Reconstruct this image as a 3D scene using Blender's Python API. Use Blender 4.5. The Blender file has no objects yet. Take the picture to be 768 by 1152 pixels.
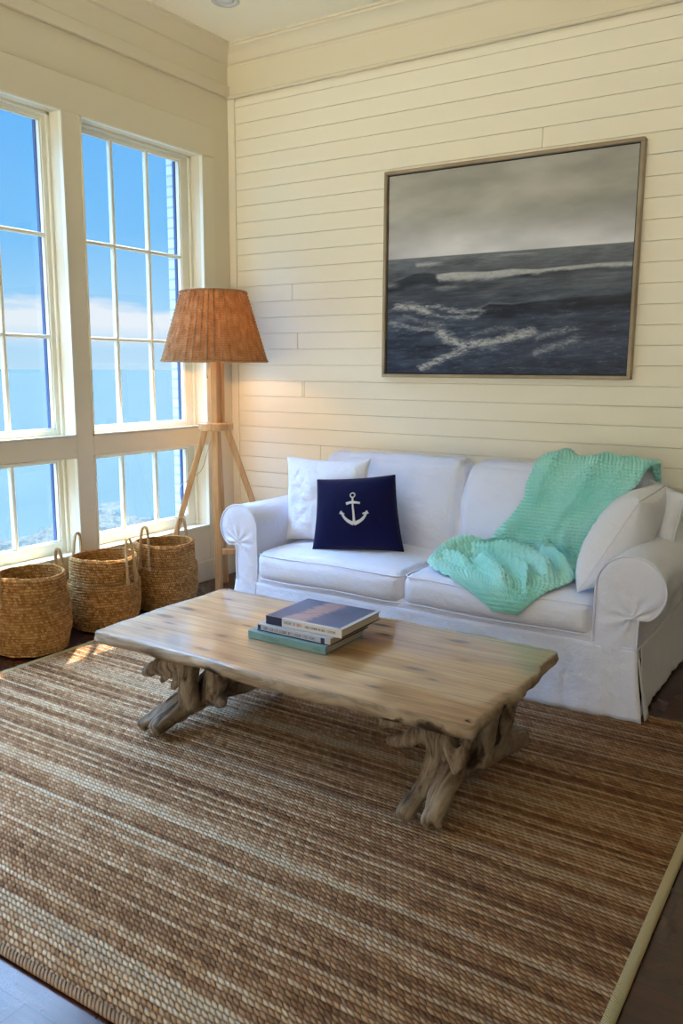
import bpy, math, random
import numpy as np
from mathutils import Vector, Matrix, noise as mn

random.seed(7)
rng = np.random.default_rng(11)
C = bpy.context.scene.collection
PI = math.pi
V3 = np.array

# ------------------------------------------------------------------ helpers
def root_loc(p):
    l = Vector((0, 0, 0))
    while p is not None:
        l = l + p.location
        p = p.parent
    return l

def link_mesh(name, V, F, m, parent=None, smooth=True, uv=None, world=True):
    """link vertices and faces as ONE mesh object; world coordinates are made local to the thing's base"""
    V = np.asarray(V, dtype=float)
    if parent is not None and world:
        V = V - np.array(root_loc(parent))
    me = bpy.data.meshes.new(name)
    if isinstance(F, np.ndarray):
        n, k = F.shape
        me.vertices.add(len(V)); me.vertices.foreach_set('co', V.astype(np.float32).ravel())
        me.loops.add(n * k); me.loops.foreach_set('vertex_index', F.astype(np.int32).ravel())
        me.polygons.add(n); me.polygons.foreach_set('loop_start', np.arange(0, n * k, k, dtype=np.int32))
        me.update(calc_edges=True)
    else:
        me.from_pydata([tuple(v) for v in V], [], F)
    me.validate()
    me.polygons.foreach_set('use_smooth', [bool(smooth)] * len(me.polygons))
    if uv is not None:
        l = me.uv_layers.new(name='UVMap')
        idx = np.zeros(len(me.loops), dtype=np.int32); me.loops.foreach_get('vertex_index', idx)
        l.data.foreach_set('uv', np.asarray(uv, dtype=np.float32)[idx].ravel())
    mats = m if isinstance(m, (list, tuple)) else [m]
    for q in mats: me.materials.append(q)
    o = bpy.data.objects.new(name, me); C.objects.link(o)
    o.parent = parent
    return o

def tag(o, label=None, cat=None, group=None, kind=None):
    if label: o['label'] = label
    if cat: o['category'] = cat
    if group: o['group'] = group
    if kind: o['kind'] = kind
    return o

def thing(name, loc, label, cat, group=None):
    o = bpy.data.objects.new(name, None); C.objects.link(o)
    o.location = loc; o.empty_display_size = .1
    return tag(o, label, cat, group)

def struct(o): return tag(o, kind='structure')

class MB:
    """collects boxes, tubes and grids into one mesh"""
    def __init__(s): s.V = []; s.F = []; s.n = 0; s.UV = []
    def add(s, V, F, uv=None):
        V = [tuple(map(float, v)) for v in V]
        s.V += V; s.F += [tuple(int(i) + s.n for i in f) for f in F]; s.n += len(V)
        s.UV += [tuple(map(float, q)) for q in uv] if uv is not None else [(v[0], v[1]) for v in V]
        return s
    def box(s, a, b, bev=0.0):
        x0, y0, z0 = [min(p, q) for p, q in zip(a, b)]; x1, y1, z1 = [max(p, q) for p, q in zip(a, b)]
        if bev <= 0:
            V = [(x, y, z) for x in (x0, x1) for y in (y0, y1) for z in (z0, z1)]
            F = [(0, 1, 3, 2), (4, 6, 7, 5), (0, 4, 5, 1), (2, 3, 7, 6), (0, 2, 6, 4), (1, 5, 7, 3)]
            return s.add(V, F)
        h = V3([(x1 - x0) / 2, (y1 - y0) / 2, (z1 - z0) / 2]); c = V3([(x0 + x1) / 2, (y0 + y1) / 2, (z0 + z1) / 2])
        bev = min(bev, *(h * .98)); V = []; I = {}
        for sx in (-1, 1):
            for sy in (-1, 1):
                for sz in (-1, 1):
                    sg = V3([sx, sy, sz])
                    for a_ in range(3):
                        p = sg * (h - bev); p[a_] = sg[a_] * h[a_]
                        I[(sx, sy, sz, a_)] = len(V); V.append(c + p)
        F = []
        for a_ in range(3):
            b_, c_ = (a_ + 1) % 3, (a_ + 2) % 3
            for sg in (-1, 1):
                q = []
                for u, v in ((-1, -1), (1, -1), (1, 1), (-1, 1)):
                    k = [0, 0, 0]; k[a_] = sg; k[b_] = u; k[c_] = v; q.append(I[(*k, a_)])
                F.append(q if sg > 0 else q[::-1])
            for u in (-1, 1):
                for v in (-1, 1):
                    k0 = [0, 0, 0]; k0[b_] = u; k0[c_] = v; k1 = list(k0); k0[a_] = -1; k1[a_] = 1
                    q = [I[(*k0, b_)], I[(*k1, b_)], I[(*k1, c_)], I[(*k0, c_)]]
                    F.append(q if u * v < 0 else q[::-1])
        for sx in (-1, 1):
            for sy in (-1, 1):
                for sz in (-1, 1):
                    q = [I[(sx, sy, sz, k)] for k in range(3)]
                    F.append(q if sx * sy * sz > 0 else q[::-1])
        return s.add(V, F)
    def tube(s, P, r, seg=10, closed=False, cap=True):
        P = [V3(p, dtype=float) for p in P]; n = len(P)
        R = r if isinstance(r, (list, tuple, np.ndarray)) else [r] * n
        T = []
        for i in range(n):
            a = P[(i - 1) % n] if (closed or i > 0) else P[i]; b = P[(i + 1) % n] if (closed or i < n - 1) else P[i]
            t = b - a; T.append(t / (np.linalg.norm(t) + 1e-12))
        up = V3([0, 0, 1.]) if abs(T[0][2]) < .9 else V3([1., 0, 0])
        N = np.cross(T[0], up); N /= np.linalg.norm(N); V = []; UV = []; L = 0
        for i in range(n):
            if i: L += np.linalg.norm(P[i] - P[i - 1])
            N = N - T[i] * (N @ T[i]); N /= np.linalg.norm(N); B = np.cross(T[i], N)
            for k in range(seg):
                a = 2 * PI * k / seg
                V.append(P[i] + R[i] * (math.cos(a) * N + math.sin(a) * B)); UV.append((k / seg, L))
        F = []
        for i in range(n if closed else n - 1):
            j = (i + 1) % n
            for k in range(seg):
                k2 = (k + 1) % seg
                F.append((i * seg + k, i * seg + k2, j * seg + k2, j * seg + k))
        if cap and not closed:
            F.append(tuple(range(seg))[::-1]); F.append(tuple((n - 1) * seg + k for k in range(seg)))
        return s.add(V, F, UV)
    def grid(s, G, close_u=False, close_v=False, uv=None):
        G = np.asarray(G, dtype=float); nu, nv = G.shape[:2]; F = []
        for i in range(nu if close_u else nu - 1):
            for j in range(nv if close_v else nv - 1):
                i2 = (i + 1) % nu; j2 = (j + 1) % nv
                F.append((i * nv + j, i2 * nv + j, i2 * nv + j2, i * nv + j2))
        return s.add(G.reshape(-1, 3), F, uv)
    def prism(s, poly, axis, a, b):
        """poly: 2D outline in the two other axes (in order), extruded from a to b"""
        n = len(poly); V = []
        for t in (a, b):
            for p in poly:
                q = list(p); q.insert(axis, t); V.append(q)
        F = [(i, (i + 1) % n, n + (i + 1) % n, n + i) for i in range(n)]
        F += [tuple(range(n))[::-1], tuple(range(n, 2 * n))]
        return s.add(V, F)
    def build(s, name, m, parent=None, smooth=False, world=True, fix=True):
        o = link_mesh(name, s.V, s.F, m, parent, smooth, s.UV, world)
        if fix:
            import bmesh
            bm = bmesh.new(); bm.from_mesh(o.data); bmesh.ops.recalc_face_normals(bm, faces=bm.faces[:]); bm.to_mesh(o.data); bm.free()
        return o

def autosmooth(o, ang=40):
    me = o.data
    me.polygons.foreach_set('use_smooth', [True] * len(me.polygons))
    try: me.set_sharp_from_angle(angle=math.radians(ang))
    except Exception: pass
    return o

def grid_faces(nu, nv, close_u=False, close_v=False):
    i = np.arange(nu if close_u else nu - 1); j = np.arange(nv if close_v else nv - 1)
    I, J = np.meshgrid(i, j, indexing='ij'); I2 = (I + 1) % nu; J2 = (J + 1) % nv
    return np.stack([I * nv + J, I2 * nv + J, I2 * nv + J2, I * nv + J2], -1).reshape(-1, 4)

def vnoise(x, y, seed=0, per=512):
    """smooth value noise on numpy arrays, 0..1"""
    g = np.random.default_rng(seed).random((per, per))
    xi = np.floor(x).astype(int); yi = np.floor(y).astype(int); fx = x - xi; fy = y - yi
    fx = fx * fx * (3 - 2 * fx); fy = fy * fy * (3 - 2 * fy)
    a = g[xi % per, yi % per]; b = g[(xi + 1) % per, yi % per]; c = g[xi % per, (yi + 1) % per]; d = g[(xi + 1) % per, (yi + 1) % per]
    return (a * (1 - fx) + b * fx) * (1 - fy) + (c * (1 - fx) + d * fx) * fy

def fbm(x, y, seed=0, oct=4, gain=.5):
    t = 0; a = 1; n = 0
    for k in range(oct):
        t = t + a * vnoise(x * 2 ** k, y * 2 ** k, seed + k); n += a; a *= gain
    return t / n

def sstep(a, b, x):
    t = np.clip((x - a) / (b - a), 0, 1); return t * t * (3 - 2 * t)

def catmull(P, n):
    """smooth curve through points, n samples"""
    P = np.asarray(P, dtype=float); m = len(P)
    t = np.linspace(0, m - 1, n); i = np.clip(t.astype(int), 0, m - 2); f = (t - i)[:, None]
    p0 = P[np.clip(i - 1, 0, m - 1)]; p1 = P[i]; p2 = P[i + 1]; p3 = P[np.clip(i + 2, 0, m - 1)]
    return .5 * (2 * p1 + (p2 - p0) * f + (2 * p0 - 5 * p1 + 4 * p2 - p3) * f ** 2 + (3 * p1 - p0 - 3 * p2 + p3) * f ** 3)

# ------------------------------------------------------------------ materials
def srgb(r, g, b):
    def f(c):
        c /= 255.; return c / 12.92 if c <= .04045 else ((c + .055) / 1.055) ** 2.4
    return (f(r), f(g), f(b), 1)

class NT:
    def __init__(s, name):
        s.m = bpy.data.materials.new(name); s.m.use_nodes = True; s.t = s.m.node_tree; s.n = s.t.nodes; s.l = s.t.links
        s.b = s.n['Principled BSDF']; s.out = s.n['Material Output']
    def node(s, ty, ins=None, **kw):
        q = s.n.new(ty)
        for k, v in kw.items(): setattr(q, k, v)
        for k, v in (ins or {}).items():
            if isinstance(v, bpy.types.NodeSocket): s.l.new(v, q.inputs[k])
            else: q.inputs[k].default_value = v
        return q
    def math(s, op, a, b=0.0, c=0.0):
        return s.node('ShaderNodeMath', {0: a, 1: b, 2: c}, operation=op).outputs[0]
    def coord(s, which='Object'):
        if which == 'World': return s.node('ShaderNodeNewGeometry').outputs['Position']
        return s.node('ShaderNodeTexCoord').outputs[which]
    def mapping(s, v, scale=(1, 1, 1), loc=(0, 0, 0), rot=(0, 0, 0)):
        return s.node('ShaderNodeMapping', {'Vector': v, 'Scale': scale, 'Location': loc, 'Rotation': rot}).outputs[0]
    def noise(s, v, scale=5, detail=4, rough=.5, dist=0):
        return s.node('ShaderNodeTexNoise', {'Vector': v, 'Scale': scale, 'Detail': detail, 'Roughness': rough, 'Distortion': dist}).outputs['Fac']
    def ramp(s, f, stops, interp='LINEAR'):
        q = s.node('ShaderNodeValToRGB', {'Fac': f}); e = q.color_ramp; e.interpolation = interp
        while len(e.elements) > 1: e.elements.remove(e.elements[-1])
        e.elements[0].position = stops[0][0]; e.elements[0].color = stops[0][1]
        for p, c in stops[1:]:
            k = e.elements.new(p); k.color = c
        return q.outputs['Color']
    def mix(s, f, a, b, blend='MIX'):
        q = s.node('ShaderNodeMix', data_type='RGBA', blend_type=blend)
        for k, v in (('Factor', f), ('A', a), ('B', b)):
            sock = [i for i in q.inputs if i.name == k and (i.type == 'VALUE' if k == 'Factor' else i.type == 'RGBA')][0]
            if isinstance(v, bpy.types.NodeSocket): s.l.new(v, sock)
            else: sock.default_value = v
        return [o for o in q.outputs if o.type == 'RGBA'][0]
    def bump(s, h, strength=.5, dist=.01, prev=None):
        d = {'Height': h, 'Strength': strength, 'Distance': dist}
        if prev is not None: d['Normal'] = prev
        return s.node('ShaderNodeBump', d).outputs[0]
    def set(s, **kw):
        for k, v in kw.items():
            k = {'color': 'Base Color', 'rough': 'Roughness', 'metal': 'Metallic', 'normal': 'Normal', 'spec': 'Specular IOR Level',
                 'coat': 'Coat Weight', 'coatr': 'Coat Roughness', 'sheen': 'Sheen Weight', 'emit': 'Emission Color', 'emits': 'Emission Strength'}[k]
            if isinstance(v, bpy.types.NodeSocket): s.l.new(v, s.b.inputs[k])
            else: s.b.inputs[k].default_value = v
        return s.m

def m_plain(name, col, rough=.6, **kw):
    n = NT(name); return n.set(color=col, rough=rough, **kw)

def m_paint(name, col, rough=.45):
    n = NT(name); c = n.coord()
    f = n.noise(c, 2.2, 3); colr = n.mix(n.math('MULTIPLY', f, .12), col, tuple(x * .82 for x in col[:3]) + (1,))
    b = n.bump(n.noise(c, 160, 2), .06, .002)
    return n.set(color=colr, rough=rough, normal=b)

def m_fabric(name, col, scale=900, wr=.25, sheen=.2):
    n = NT(name); c = n.coord()
    w1 = n.node('ShaderNodeTexWave', {'Vector': n.mapping(c, (1, 1, 1), rot=(0, 0, 0)), 'Scale': scale / 10, 'Distortion': 2.5, 'Detail': 2}, bands_direction='X').outputs['Fac']
    w2 = n.node('ShaderNodeTexWave', {'Vector': c, 'Scale': scale / 10, 'Distortion': 2.5, 'Detail': 2}, bands_direction='Z').outputs['Fac']
    h = n.math('ADD', w1, w2)
    b1 = n.bump(h, .12, .0015)
    b2 = n.bump(n.noise(c, 7, 4, .6, .15), wr, .038, b1)
    f = n.noise(c, 60, 4)
    colr = n.mix(n.math('MULTIPLY', f, .22), col, tuple(x * .80 for x in col[:3]) + (1,))
    return n.set(color=colr, rough=.85, normal=b2, sheen=sheen, spec=.2)

M = {}
M['wall'] = m_paint('cream_wall_paint', srgb(228, 217, 190))
M['shiplap'] = m_paint('cream_shiplap_paint', srgb(248, 240, 218), .4)
M['trim'] = m_paint('cream_trim_paint', srgb(230, 220, 194), .35)
M['ceiling'] = m_paint('cream_ceiling_paint', srgb(254, 248, 228), .7)
M['sash'] = m_paint('white_sash_paint', srgb(240, 236, 218), .35)
M['track'] = m_plain('window_track', srgb(60, 84, 130), .4)
M['white_fabric'] = m_fabric('white_slipcover_cotton', srgb(232, 236, 252), 900, .42)
M['white_pillow'] = m_fabric('white_pillow_cotton', srgb(236, 240, 252), 900, .6)
M['piping'] = m_fabric('white_piping', srgb(232, 236, 252), 1500, .05)
M['navy'] = m_fabric('navy_pillow_cloth', srgb(5, 5, 58), 1100, .2, .1)
M['anchor'] = m_fabric('pale_applique_cloth', srgb(215, 213, 208), 1400, .1)
M['lightwood'] = None

def m_floor():
    n = NT('dark_plank_floor'); c = n.coord()
    s = n.node('ShaderNodeSeparateXYZ', {0: c})
    row = n.math('DIVIDE', s.outputs['Y'], .125); fr = n.math('FLOOR', row)
    wn = n.node('ShaderNodeTexWhiteNoise', {'W': fr}, noise_dimensions='1D').outputs['Value']
    px = n.math('ADD', n.math('DIVIDE', s.outputs['X'], 1.7), n.math('MULTIPLY', wn, 5)); fx = n.math('FLOOR', px)
    wn2 = n.node('ShaderNodeTexWhiteNoise', {'Vector': n.node('ShaderNodeCombineXYZ', {0: fx, 1: fr}).outputs[0]}, noise_dimensions='2D').outputs['Value']
    g = n.noise(n.mapping(c, (2.5, 38, 1)), 1, 6, .65, 1.5)
    base = n.ramp(g, [(.25, srgb(34, 12, 6)), (.55, srgb(66, 26, 13)), (.8, srgb(88, 40, 20))])
    col = n.mix(n.math('MULTIPLY', wn2, .55), base, srgb(30, 11, 6))
    e1 = n.math('LESS_THAN', n.math('FRACT', row), .028); e2 = n.math('LESS_THAN', n.math('FRACT', px), .003)
    e = n.math('MAXIMUM', e1, e2)
    col = n.mix(e, col, srgb(8, 4, 3))
    b = n.bump(n.math('MULTIPLY', n.math('SUBTRACT', 1, e), 1), .6, .003)
    b = n.bump(g, .12, .002, b)
    r = n.math('ADD', .2, n.math('MULTIPLY', n.noise(c, 7, 3), .16))
    return n.set(color=col, rough=r, normal=b, spec=.5, coat=.12, coatr=.12)
M['floor'] = m_floor()

def m_rug():
    n = NT('jute_rug_weave'); c = n.coord('World')
    s = n.node('ShaderNodeSeparateXYZ', {0: c}); X = s.outputs['X']; Y = s.outputs['Y']
    wob = n.math('MULTIPLY', n.math('SUBTRACT', n.noise(n.mapping(c, (5, 5, 1)), 1, 3), .5), .014)
    row = n.math('DIVIDE', n.math('ADD', Y, wob), .0175); fr = n.math('FLOOR', row); rf = n.math('FRACT', row)
    par = n.math('MODULO', fr, 2)
    st = n.math('ADD', n.math('DIVIDE', X, .0195), n.math('ADD', n.math('MULTIPLY', par, .5), n.math('MULTIPLY', rf, .85)))
    jit = n.math('MULTIPLY', n.noise(n.mapping(c, (30, 30, 1)), 1, 2), .5)
    st = n.math('ADD', st, jit); fs = n.math('FLOOR', st); sf = n.math('FRACT', st)
    def hump(f):
        return n.math('POWER', n.math('SINE', n.math('MULTIPLY', f, PI)), .55)
    def sq(f): 
        q_ = n.math('MULTIPLY', n.math('SUBTRACT', f, .5), 2); return n.math('MULTIPLY', q_, q_)
    h = n.math('POWER', n.math('MAXIMUM', n.math('SUBTRACT', 1.0, n.math('MULTIPLY', n.math('ADD', n.math('MULTIPLY', sq(rf), 1.15), n.math('MULTIPLY', sq(sf), .75)), .80)), 0.0), .6)
    cell = n.node('ShaderNodeTexWhiteNoise', {'Vector': n.node('ShaderNodeCombineXYZ', {0: fs, 1: fr}).outputs[0]}, noise_dimensions='2D').outputs['Value']
    rown = n.node('ShaderNodeTexWhiteNoise', {'W': fr}, noise_dimensions='1D').outputs['Value']
    streak = n.noise(n.mapping(c, (.8, 16, 1)), 1, 4, .6)
    t = n.math('ADD', n.math('ADD', n.math('MULTIPLY', streak, .75), n.math('MULTIPLY', rown, .32)), n.math('MULTIPLY', cell, .22))
    t = n.math('SUBTRACT', t, .13)
    col = n.ramp(t, [(.22, srgb(114, 79, 53)), (.36, srgb(150, 111, 78)), (.50, srgb(184, 143, 104)), (.60, srgb(206, 169, 130)), (.70, srgb(226, 197, 160)), (.9, srgb(234, 210, 182))])
    # cream stripes, in woven rows
    band = n.noise(n.mapping(c, (.35, 11, 1), (3.1, 0, 0)), 1, 2, .5)
    bn = n.math('ADD', band, n.math('MULTIPLY', rown, .22))
    fac = n.node('ShaderNodeMapRange', {0: bn, 1: .70, 2: .76, 3: 0., 4: .45}).outputs[0]
    col = n.mix(fac, col, srgb(226, 212, 184))
    # browner weave towards the right, partly window-light falloff put into the colour
    rx = n.node('ShaderNodeMapRange', {0: n.math('ADD', X, n.math('MULTIPLY', Y, .45)), 1: 1.2, 2: 2.6, 3: 0., 4: .6}).outputs[0]
    col = n.mix(rx, col, srgb(170, 120, 62), 'MULTIPLY')
    fib = n.noise(n.mapping(c, (260, 90, 1), rot=(0, 0, .5)), 1, 3)
    gap = n.math('SUBTRACT', 1, h)
    col = n.mix(n.math('MULTIPLY', gap, .6), col, srgb(84, 58, 38))  # stitch gaps darkened: shade between yarns put into the colour
    col = n.mix(n.math('MULTIPLY', fib, .25), col, srgb(120, 86, 56))
    b = n.bump(h, 1.0, .011); b = n.bump(fib, .35, .002, b)
    return n.set(color=col, rough=.92, normal=b, spec=.15)
M['rug'] = m_rug()

def m_tabletop():
    n = NT('weathered_pine_top'); c = n.coord('World')
    g = n.noise(n.mapping(c, (1.3, 26, 6)), 1, 7, .62, 1.1)
    s = n.node('ShaderNodeSeparateXYZ', {0: c})
    w = n.math('ADD', s.outputs['Y'], n.math('MULTIPLY', n.noise(n.mapping(c, (1.2, .3, 1)), 1, 2), .02))
    row = n.math('ADD', n.math('DIVIDE', w, .205), 20.02); fr = n.math('FLOOR', row)
    wn = n.node('ShaderNodeTexWhiteNoise', {'W': fr}, noise_dimensions='1D').outputs['Value']
    col = n.ramp(g, [(.22, srgb(132, 92, 54)), (.42, srgb(176, 134, 86)), (.6, srgb(204, 166, 114)), (.8, srgb(220, 188, 142))])
    col = n.mix(n.math('MULTIPLY', wn, .3), col, srgb(168, 118, 72))
    v = n.node('ShaderNodeTexVoronoi', {'Vector': n.mapping(c, (2.6, 7.5, 1), (.37, .2, 0)), 'Scale': 1.0, 'Randomness': 1.0}, feature='F1', voronoi_dimensions='2D')
    d = n.math('ADD', v.outputs['Distance'], n.math('MULTIPLY', n.math('SUBTRACT', n.noise(n.mapping(c, (14, 45, 1)), 1, 3), .5), .16))
    vs = n.node('ShaderNodeSeparateColor', {0: v.outputs['Color']})
    d = n.math('ADD', d, n.math('MULTIPLY', n.math('GREATER_THAN', vs.outputs[0], .62), 5)); d = n.math('ADD', d, n.math('MULTIPLY', vs.outputs[1], .09))
    k = n.node('ShaderNodeMapRange', {0: d, 1: .08, 2: .18, 3: 1., 4: 0.}).outputs[0]
    k2 = n.node('ShaderNodeMapRange', {0: d, 1: .10, 2: .40, 3: .5, 4: 0.}).outputs[0]
    fine = n.noise(n.mapping(c, (3.5, 95, 6)), 1, 4, .6, .4)
    col = n.mix(n.node('ShaderNodeMapRange', {0: fine, 1: .5, 2: .72, 3: 0., 4: .45}).outputs[0], col, srgb(142, 98, 62))
    pale = n.node('ShaderNodeMapRange', {0: s.outputs['X'], 1: 2.2, 2: 1.3, 3: 0., 4: .12}).outputs[0]
    col = n.mix(pale, col, srgb(196, 176, 148))  # left end paled, window reflection put into the colour
    col = n.mix(k2, col, srgb(140, 90, 50)); col = n.mix(n.math('MULTIPLY', k, .85), col, srgb(52, 34, 24))
    crack = n.math('LESS_THAN', n.math('FRACT', row), .022)
    col = n.mix(n.math('MULTIPLY', crack, .8), col, srgb(70, 46, 30))
    # grey weathering on the live edge, below the top face
    nz_ = n.node('ShaderNodeSeparateXYZ', {0: n.node('ShaderNodeNewGeometry').outputs['Normal']}).outputs['Z']
    z = n.node('ShaderNodeMapRange', {0: nz_, 1: .97, 2: .9993, 3: .97, 4: 0.}).outputs[0]
    edge = n.ramp(n.noise(n.mapping(c, (4, 9, 22)), 1, 5, .6, .6), [(.3, srgb(96, 78, 60)), (.5, srgb(158, 140, 116)), (.72, srgb(192, 178, 156))])
    col = n.mix(z, col, edge)
    # dark burl on the front edge
    for P, r in (((2.86, -2.45, .385), .085), ((2.72, -2.47, .38), .05), ((1.93, -2.50, .375), .09), ((3.03, -2.2, .39), .04), ((2.30, -2.48, .37), .035)):
        dd = n.node('ShaderNodeVectorMath', {0: n.mapping(c, (1, 1, 2.2)), 1: (P[0], P[1], P[2] * 2.2)}, operation='DISTANCE').outputs['Value']
        dd = n.math('ADD', dd, n.math('MULTIPLY', n.math('SUBTRACT', n.noise(n.mapping(c, (18, 18, 34)), 1, 4), .5), .12))
        f = n.node('ShaderNodeMapRange', {0: dd, 1: r * .45, 2: r * .85, 3: .92, 4: 0.}).outputs[0]
        col = n.mix(f, col, srgb(44, 28, 20))
    b = n.bump(g, .15, .003); b = n.bump(crack, -.7, .004, b)
    r = n.math('ADD', .26, n.math('MULTIPLY', n.noise(n.mapping(c, (3, 20, 3)), 1, 4), .2))
    r = n.math('ADD', r, n.math('MULTIPLY', z, .35)); cw = n.math('MULTIPLY', n.math('SUBTRACT', 1, z), 1.0)
    n.b.inputs['Coat IOR'].default_value = 1.65
    sp = n.math('SUBTRACT', .7, n.math('MULTIPLY', z, .6))
    return n.set(color=col, rough=r, normal=b, spec=sp, coat=cw, coatr=.09)
M['tabletop'] = m_tabletop()

def m_drift():
    n = NT('grey_driftwood'); c = n.coord()
    g = n.noise(n.mapping(c, (34, 5, 9)), 1, 6, .6, 1.2)
    g2 = n.noise(c, 7, 4, .6, .5)
    col = n.ramp(g, [(.32, srgb(56, 44, 34)), (.46, srgb(126, 110, 92)), (.62, srgb(156, 142, 122)), (.8, srgb(182, 168, 148))])
    f = n.node('ShaderNodeMapRange', {0: g2, 1: .55, 2: .7, 3: 0., 4: .6}).outputs[0]
    col = n.mix(f, col, srgb(84, 60, 40))
    b = n.bump(g, .6, .008)
    return n.set(color=col, rough=.75, normal=b, spec=.25)
M['drift'] = m_drift()

def m_wood(name, c0, c1, c2, axis=(30, 30, 2.5), rough=.4):
    n = NT(name); c = n.coord()
    g = n.noise(n.mapping(c, axis), 1, 5, .55, .8)
    col = n.ramp(g, [(.25, c0), (.5, c1), (.75, c2)])
    return n.set(color=col, rough=rough, normal=n.bump(g, .15, .002), spec=.4)
M['lightwood'] = m_wood('pale_oak', srgb(186, 136, 84), srgb(212, 164, 108), srgb(226, 184, 132))
M['frame'] = m_wood('champagne_frame_wood', srgb(140, 122, 98), srgb(162, 144, 118), srgb(178, 162, 136), (3, 3, 3), .38)

def m_basket():
    n = NT('seagrass_rope'); c = n.coord('UV')
    s = n.node('ShaderNodeSeparateXYZ', {0: c})
    u = n.math('MULTIPLY', s.outputs['X'], 1.0)
    w = n.math('ADD', n.math('MULTIPLY', u, 96), n.math('MULTIPLY', s.outputs['Y'], .37))
    fr = n.math('FRACT', w)
    h = n.math('POWER', n.math('SINE', n.math('MULTIPLY', fr, PI)), .6)
    cell = n.node('ShaderNodeTexWhiteNoise', {'Vector': n.node('ShaderNodeCombineXYZ', {0: n.math('FLOOR', w), 1: n.math('FLOOR', s.outputs['Y'])}).outputs[0]}, noise_dimensions='2D').outputs['Value']
    nz = n.noise(n.mapping(n.coord(), (9, 9, 70)), 1, 4, .6)
    t = n.math('ADD', n.math('MULTIPLY', cell, .45), n.math('MULTIPLY', nz, .55))
    col = n.ramp(t, [(.15, srgb(140, 94, 46)), (.4, srgb(178, 128, 70)), (.6, srgb(200, 152, 90)), (.85, srgb(220, 178, 118))])
    vf = n.math('FRACT', s.outputs['Y']); vd_ = n.math('POWER', n.math('SINE', n.math('MULTIPLY', vf, PI)), .5)
    col = n.mix(n.math('MULTIPLY', n.math('SUBTRACT', 1, vd_), .7), col, srgb(96, 60, 30))  # grooves between coils darkened, their shade put into the colour
    col = n.mix(n.math('MULTIPLY', n.math('SUBTRACT', 1, h), .30), col, srgb(120, 80, 44))
    b = n.bump(h, .9, .004)
    return n.set(color=col, rough=.8, normal=b, spec=.2)
M['basket'] = m_basket()
def m_rope():
    n = NT('pale_rope'); c = n.coord('UV'); s = n.node('ShaderNodeSeparateXYZ', {0: c})
    w = n.math('FRACT', n.math('ADD', n.math('MULTIPLY', s.outputs['Y'], 90), s.outputs['X']))
    h = n.math('POWER', n.math('SINE', n.math('MULTIPLY', w, PI)), .6)
    col = n.mix(h, srgb(150, 112, 70), srgb(214, 184, 138))
    return n.set(color=col, rough=.8, normal=n.bump(h, .9, .003), spec=.2)
M['rope'] = m_rope()

def m_shade():
    n = NT('woven_rattan'); c = n.coord('UV'); s = n.node('ShaderNodeSeparateXYZ', {0: c})
    nz = n.noise(n.mapping(c, (400, 260, 1)), 1, 3)
    t = n.noise(n.mapping(c, (40, 6, 1)), 1, 3)
    rib = n.math('PINGPONG', n.math('MULTIPLY', s.outputs['X'], 44), .5)
    ribf = n.node('ShaderNodeMapRange', {0: rib, 1: .06, 2: .18, 3: 1., 4: 0.}).outputs[0]
    col = n.ramp(t, [(.3, srgb(134, 108, 80)), (.5, srgb(156, 130, 98)), (.7, srgb(176, 150, 116))])
    col = n.mix(n.math('MULTIPLY', nz, .3), col, srgb(120, 82, 46))
    d = n.node('ShaderNodeBsdfDiffuse', {'Color': col}); 
    tr = n.node('ShaderNodeBsdfTranslucent', {'Color': n.mix(1.0, col, srgb(255, 202, 138), 'MULTIPLY')})
    # the yarns between the ribs let lamplight through, the ribs barely do
    fac = n.math('SUBTRACT', .10, n.math('MULTIPLY', ribf, .08))
    row = n.math('PINGPONG', n.math('ADD', n.math('MULTIPLY', s.outputs['Y'], 40), n.math('MULTIPLY', nz, .5)), .5)
    rowf = n.node('ShaderNodeMapRange', {0: row, 1: .30, 2: .12, 3: 0., 4: .55}).outputs[0]
    fac = n.math('ADD', fac, n.math('MULTIPLY', rowf, n.math('SUBTRACT', 1, ribf)))
    mx = n.node('ShaderNodeMixShader', {0: fac, 1: d.outputs[0], 2: tr.outputs[0]})
    n.l.new(mx.outputs[0], n.out.inputs['Surface'])
    return n.m
M['shade'] = m_shade()

def m_throw():
    n = NT('mint_crochet_yarn'); c = n.coord('UV')
    f = n.noise(n.mapping(c, (300, 300, 1)), 1, 3)
    g = n.noise(n.mapping(c, (6, 6, 1)), 1, 3)
    col = n.ramp(g, [(.3, srgb(158, 234, 226)), (.7, srgb(192, 247, 240))])
    col = n.mix(n.math('MULTIPLY', f, .3), col, srgb(140, 216, 206))
    return n.set(color=col, rough=.9, normal=n.bump(f, .35, .002), sheen=.3, spec=.15)
M['throw'] = m_throw()

def m_glass():
    n = NT('window_glass')
    a = n.node('ShaderNodeBsdfTransparent', {'Color': (1, 1, 1, 1)}); g = n.node('ShaderNodeBsdfGlossy', {'Color': (1, 1, 1, 1), 'Roughness': 0.0})
    mx = n.node('ShaderNodeMixShader', {0: .03, 1: a.outputs[0], 2: g.outputs[0]})
    n.l.new(mx.outputs[0], n.out.inputs['Surface']); return n.m
M['glass'] = m_glass()

def m_brick():
    n = NT('white_painted_brick'); c = n.coord()
    br = n.node('ShaderNodeTexBrick', {'Vector': n.mapping(c, (1, 1, 1), rot=(PI / 2, 0, 0)), 'Color1': srgb(206, 210, 206), 'Color2': srgb(196, 202, 202), 'Mortar': srgb(166, 174, 178),
                                      'Scale': 1.0, 'Mortar Size': .008, 'Brick Width': .2, 'Row Height': .068})
    return n.set(color=br.outputs['Color'], rough=.8, normal=n.bump(br.outputs['Fac'], -.5, .006))
M['brick'] = m_brick()

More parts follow.
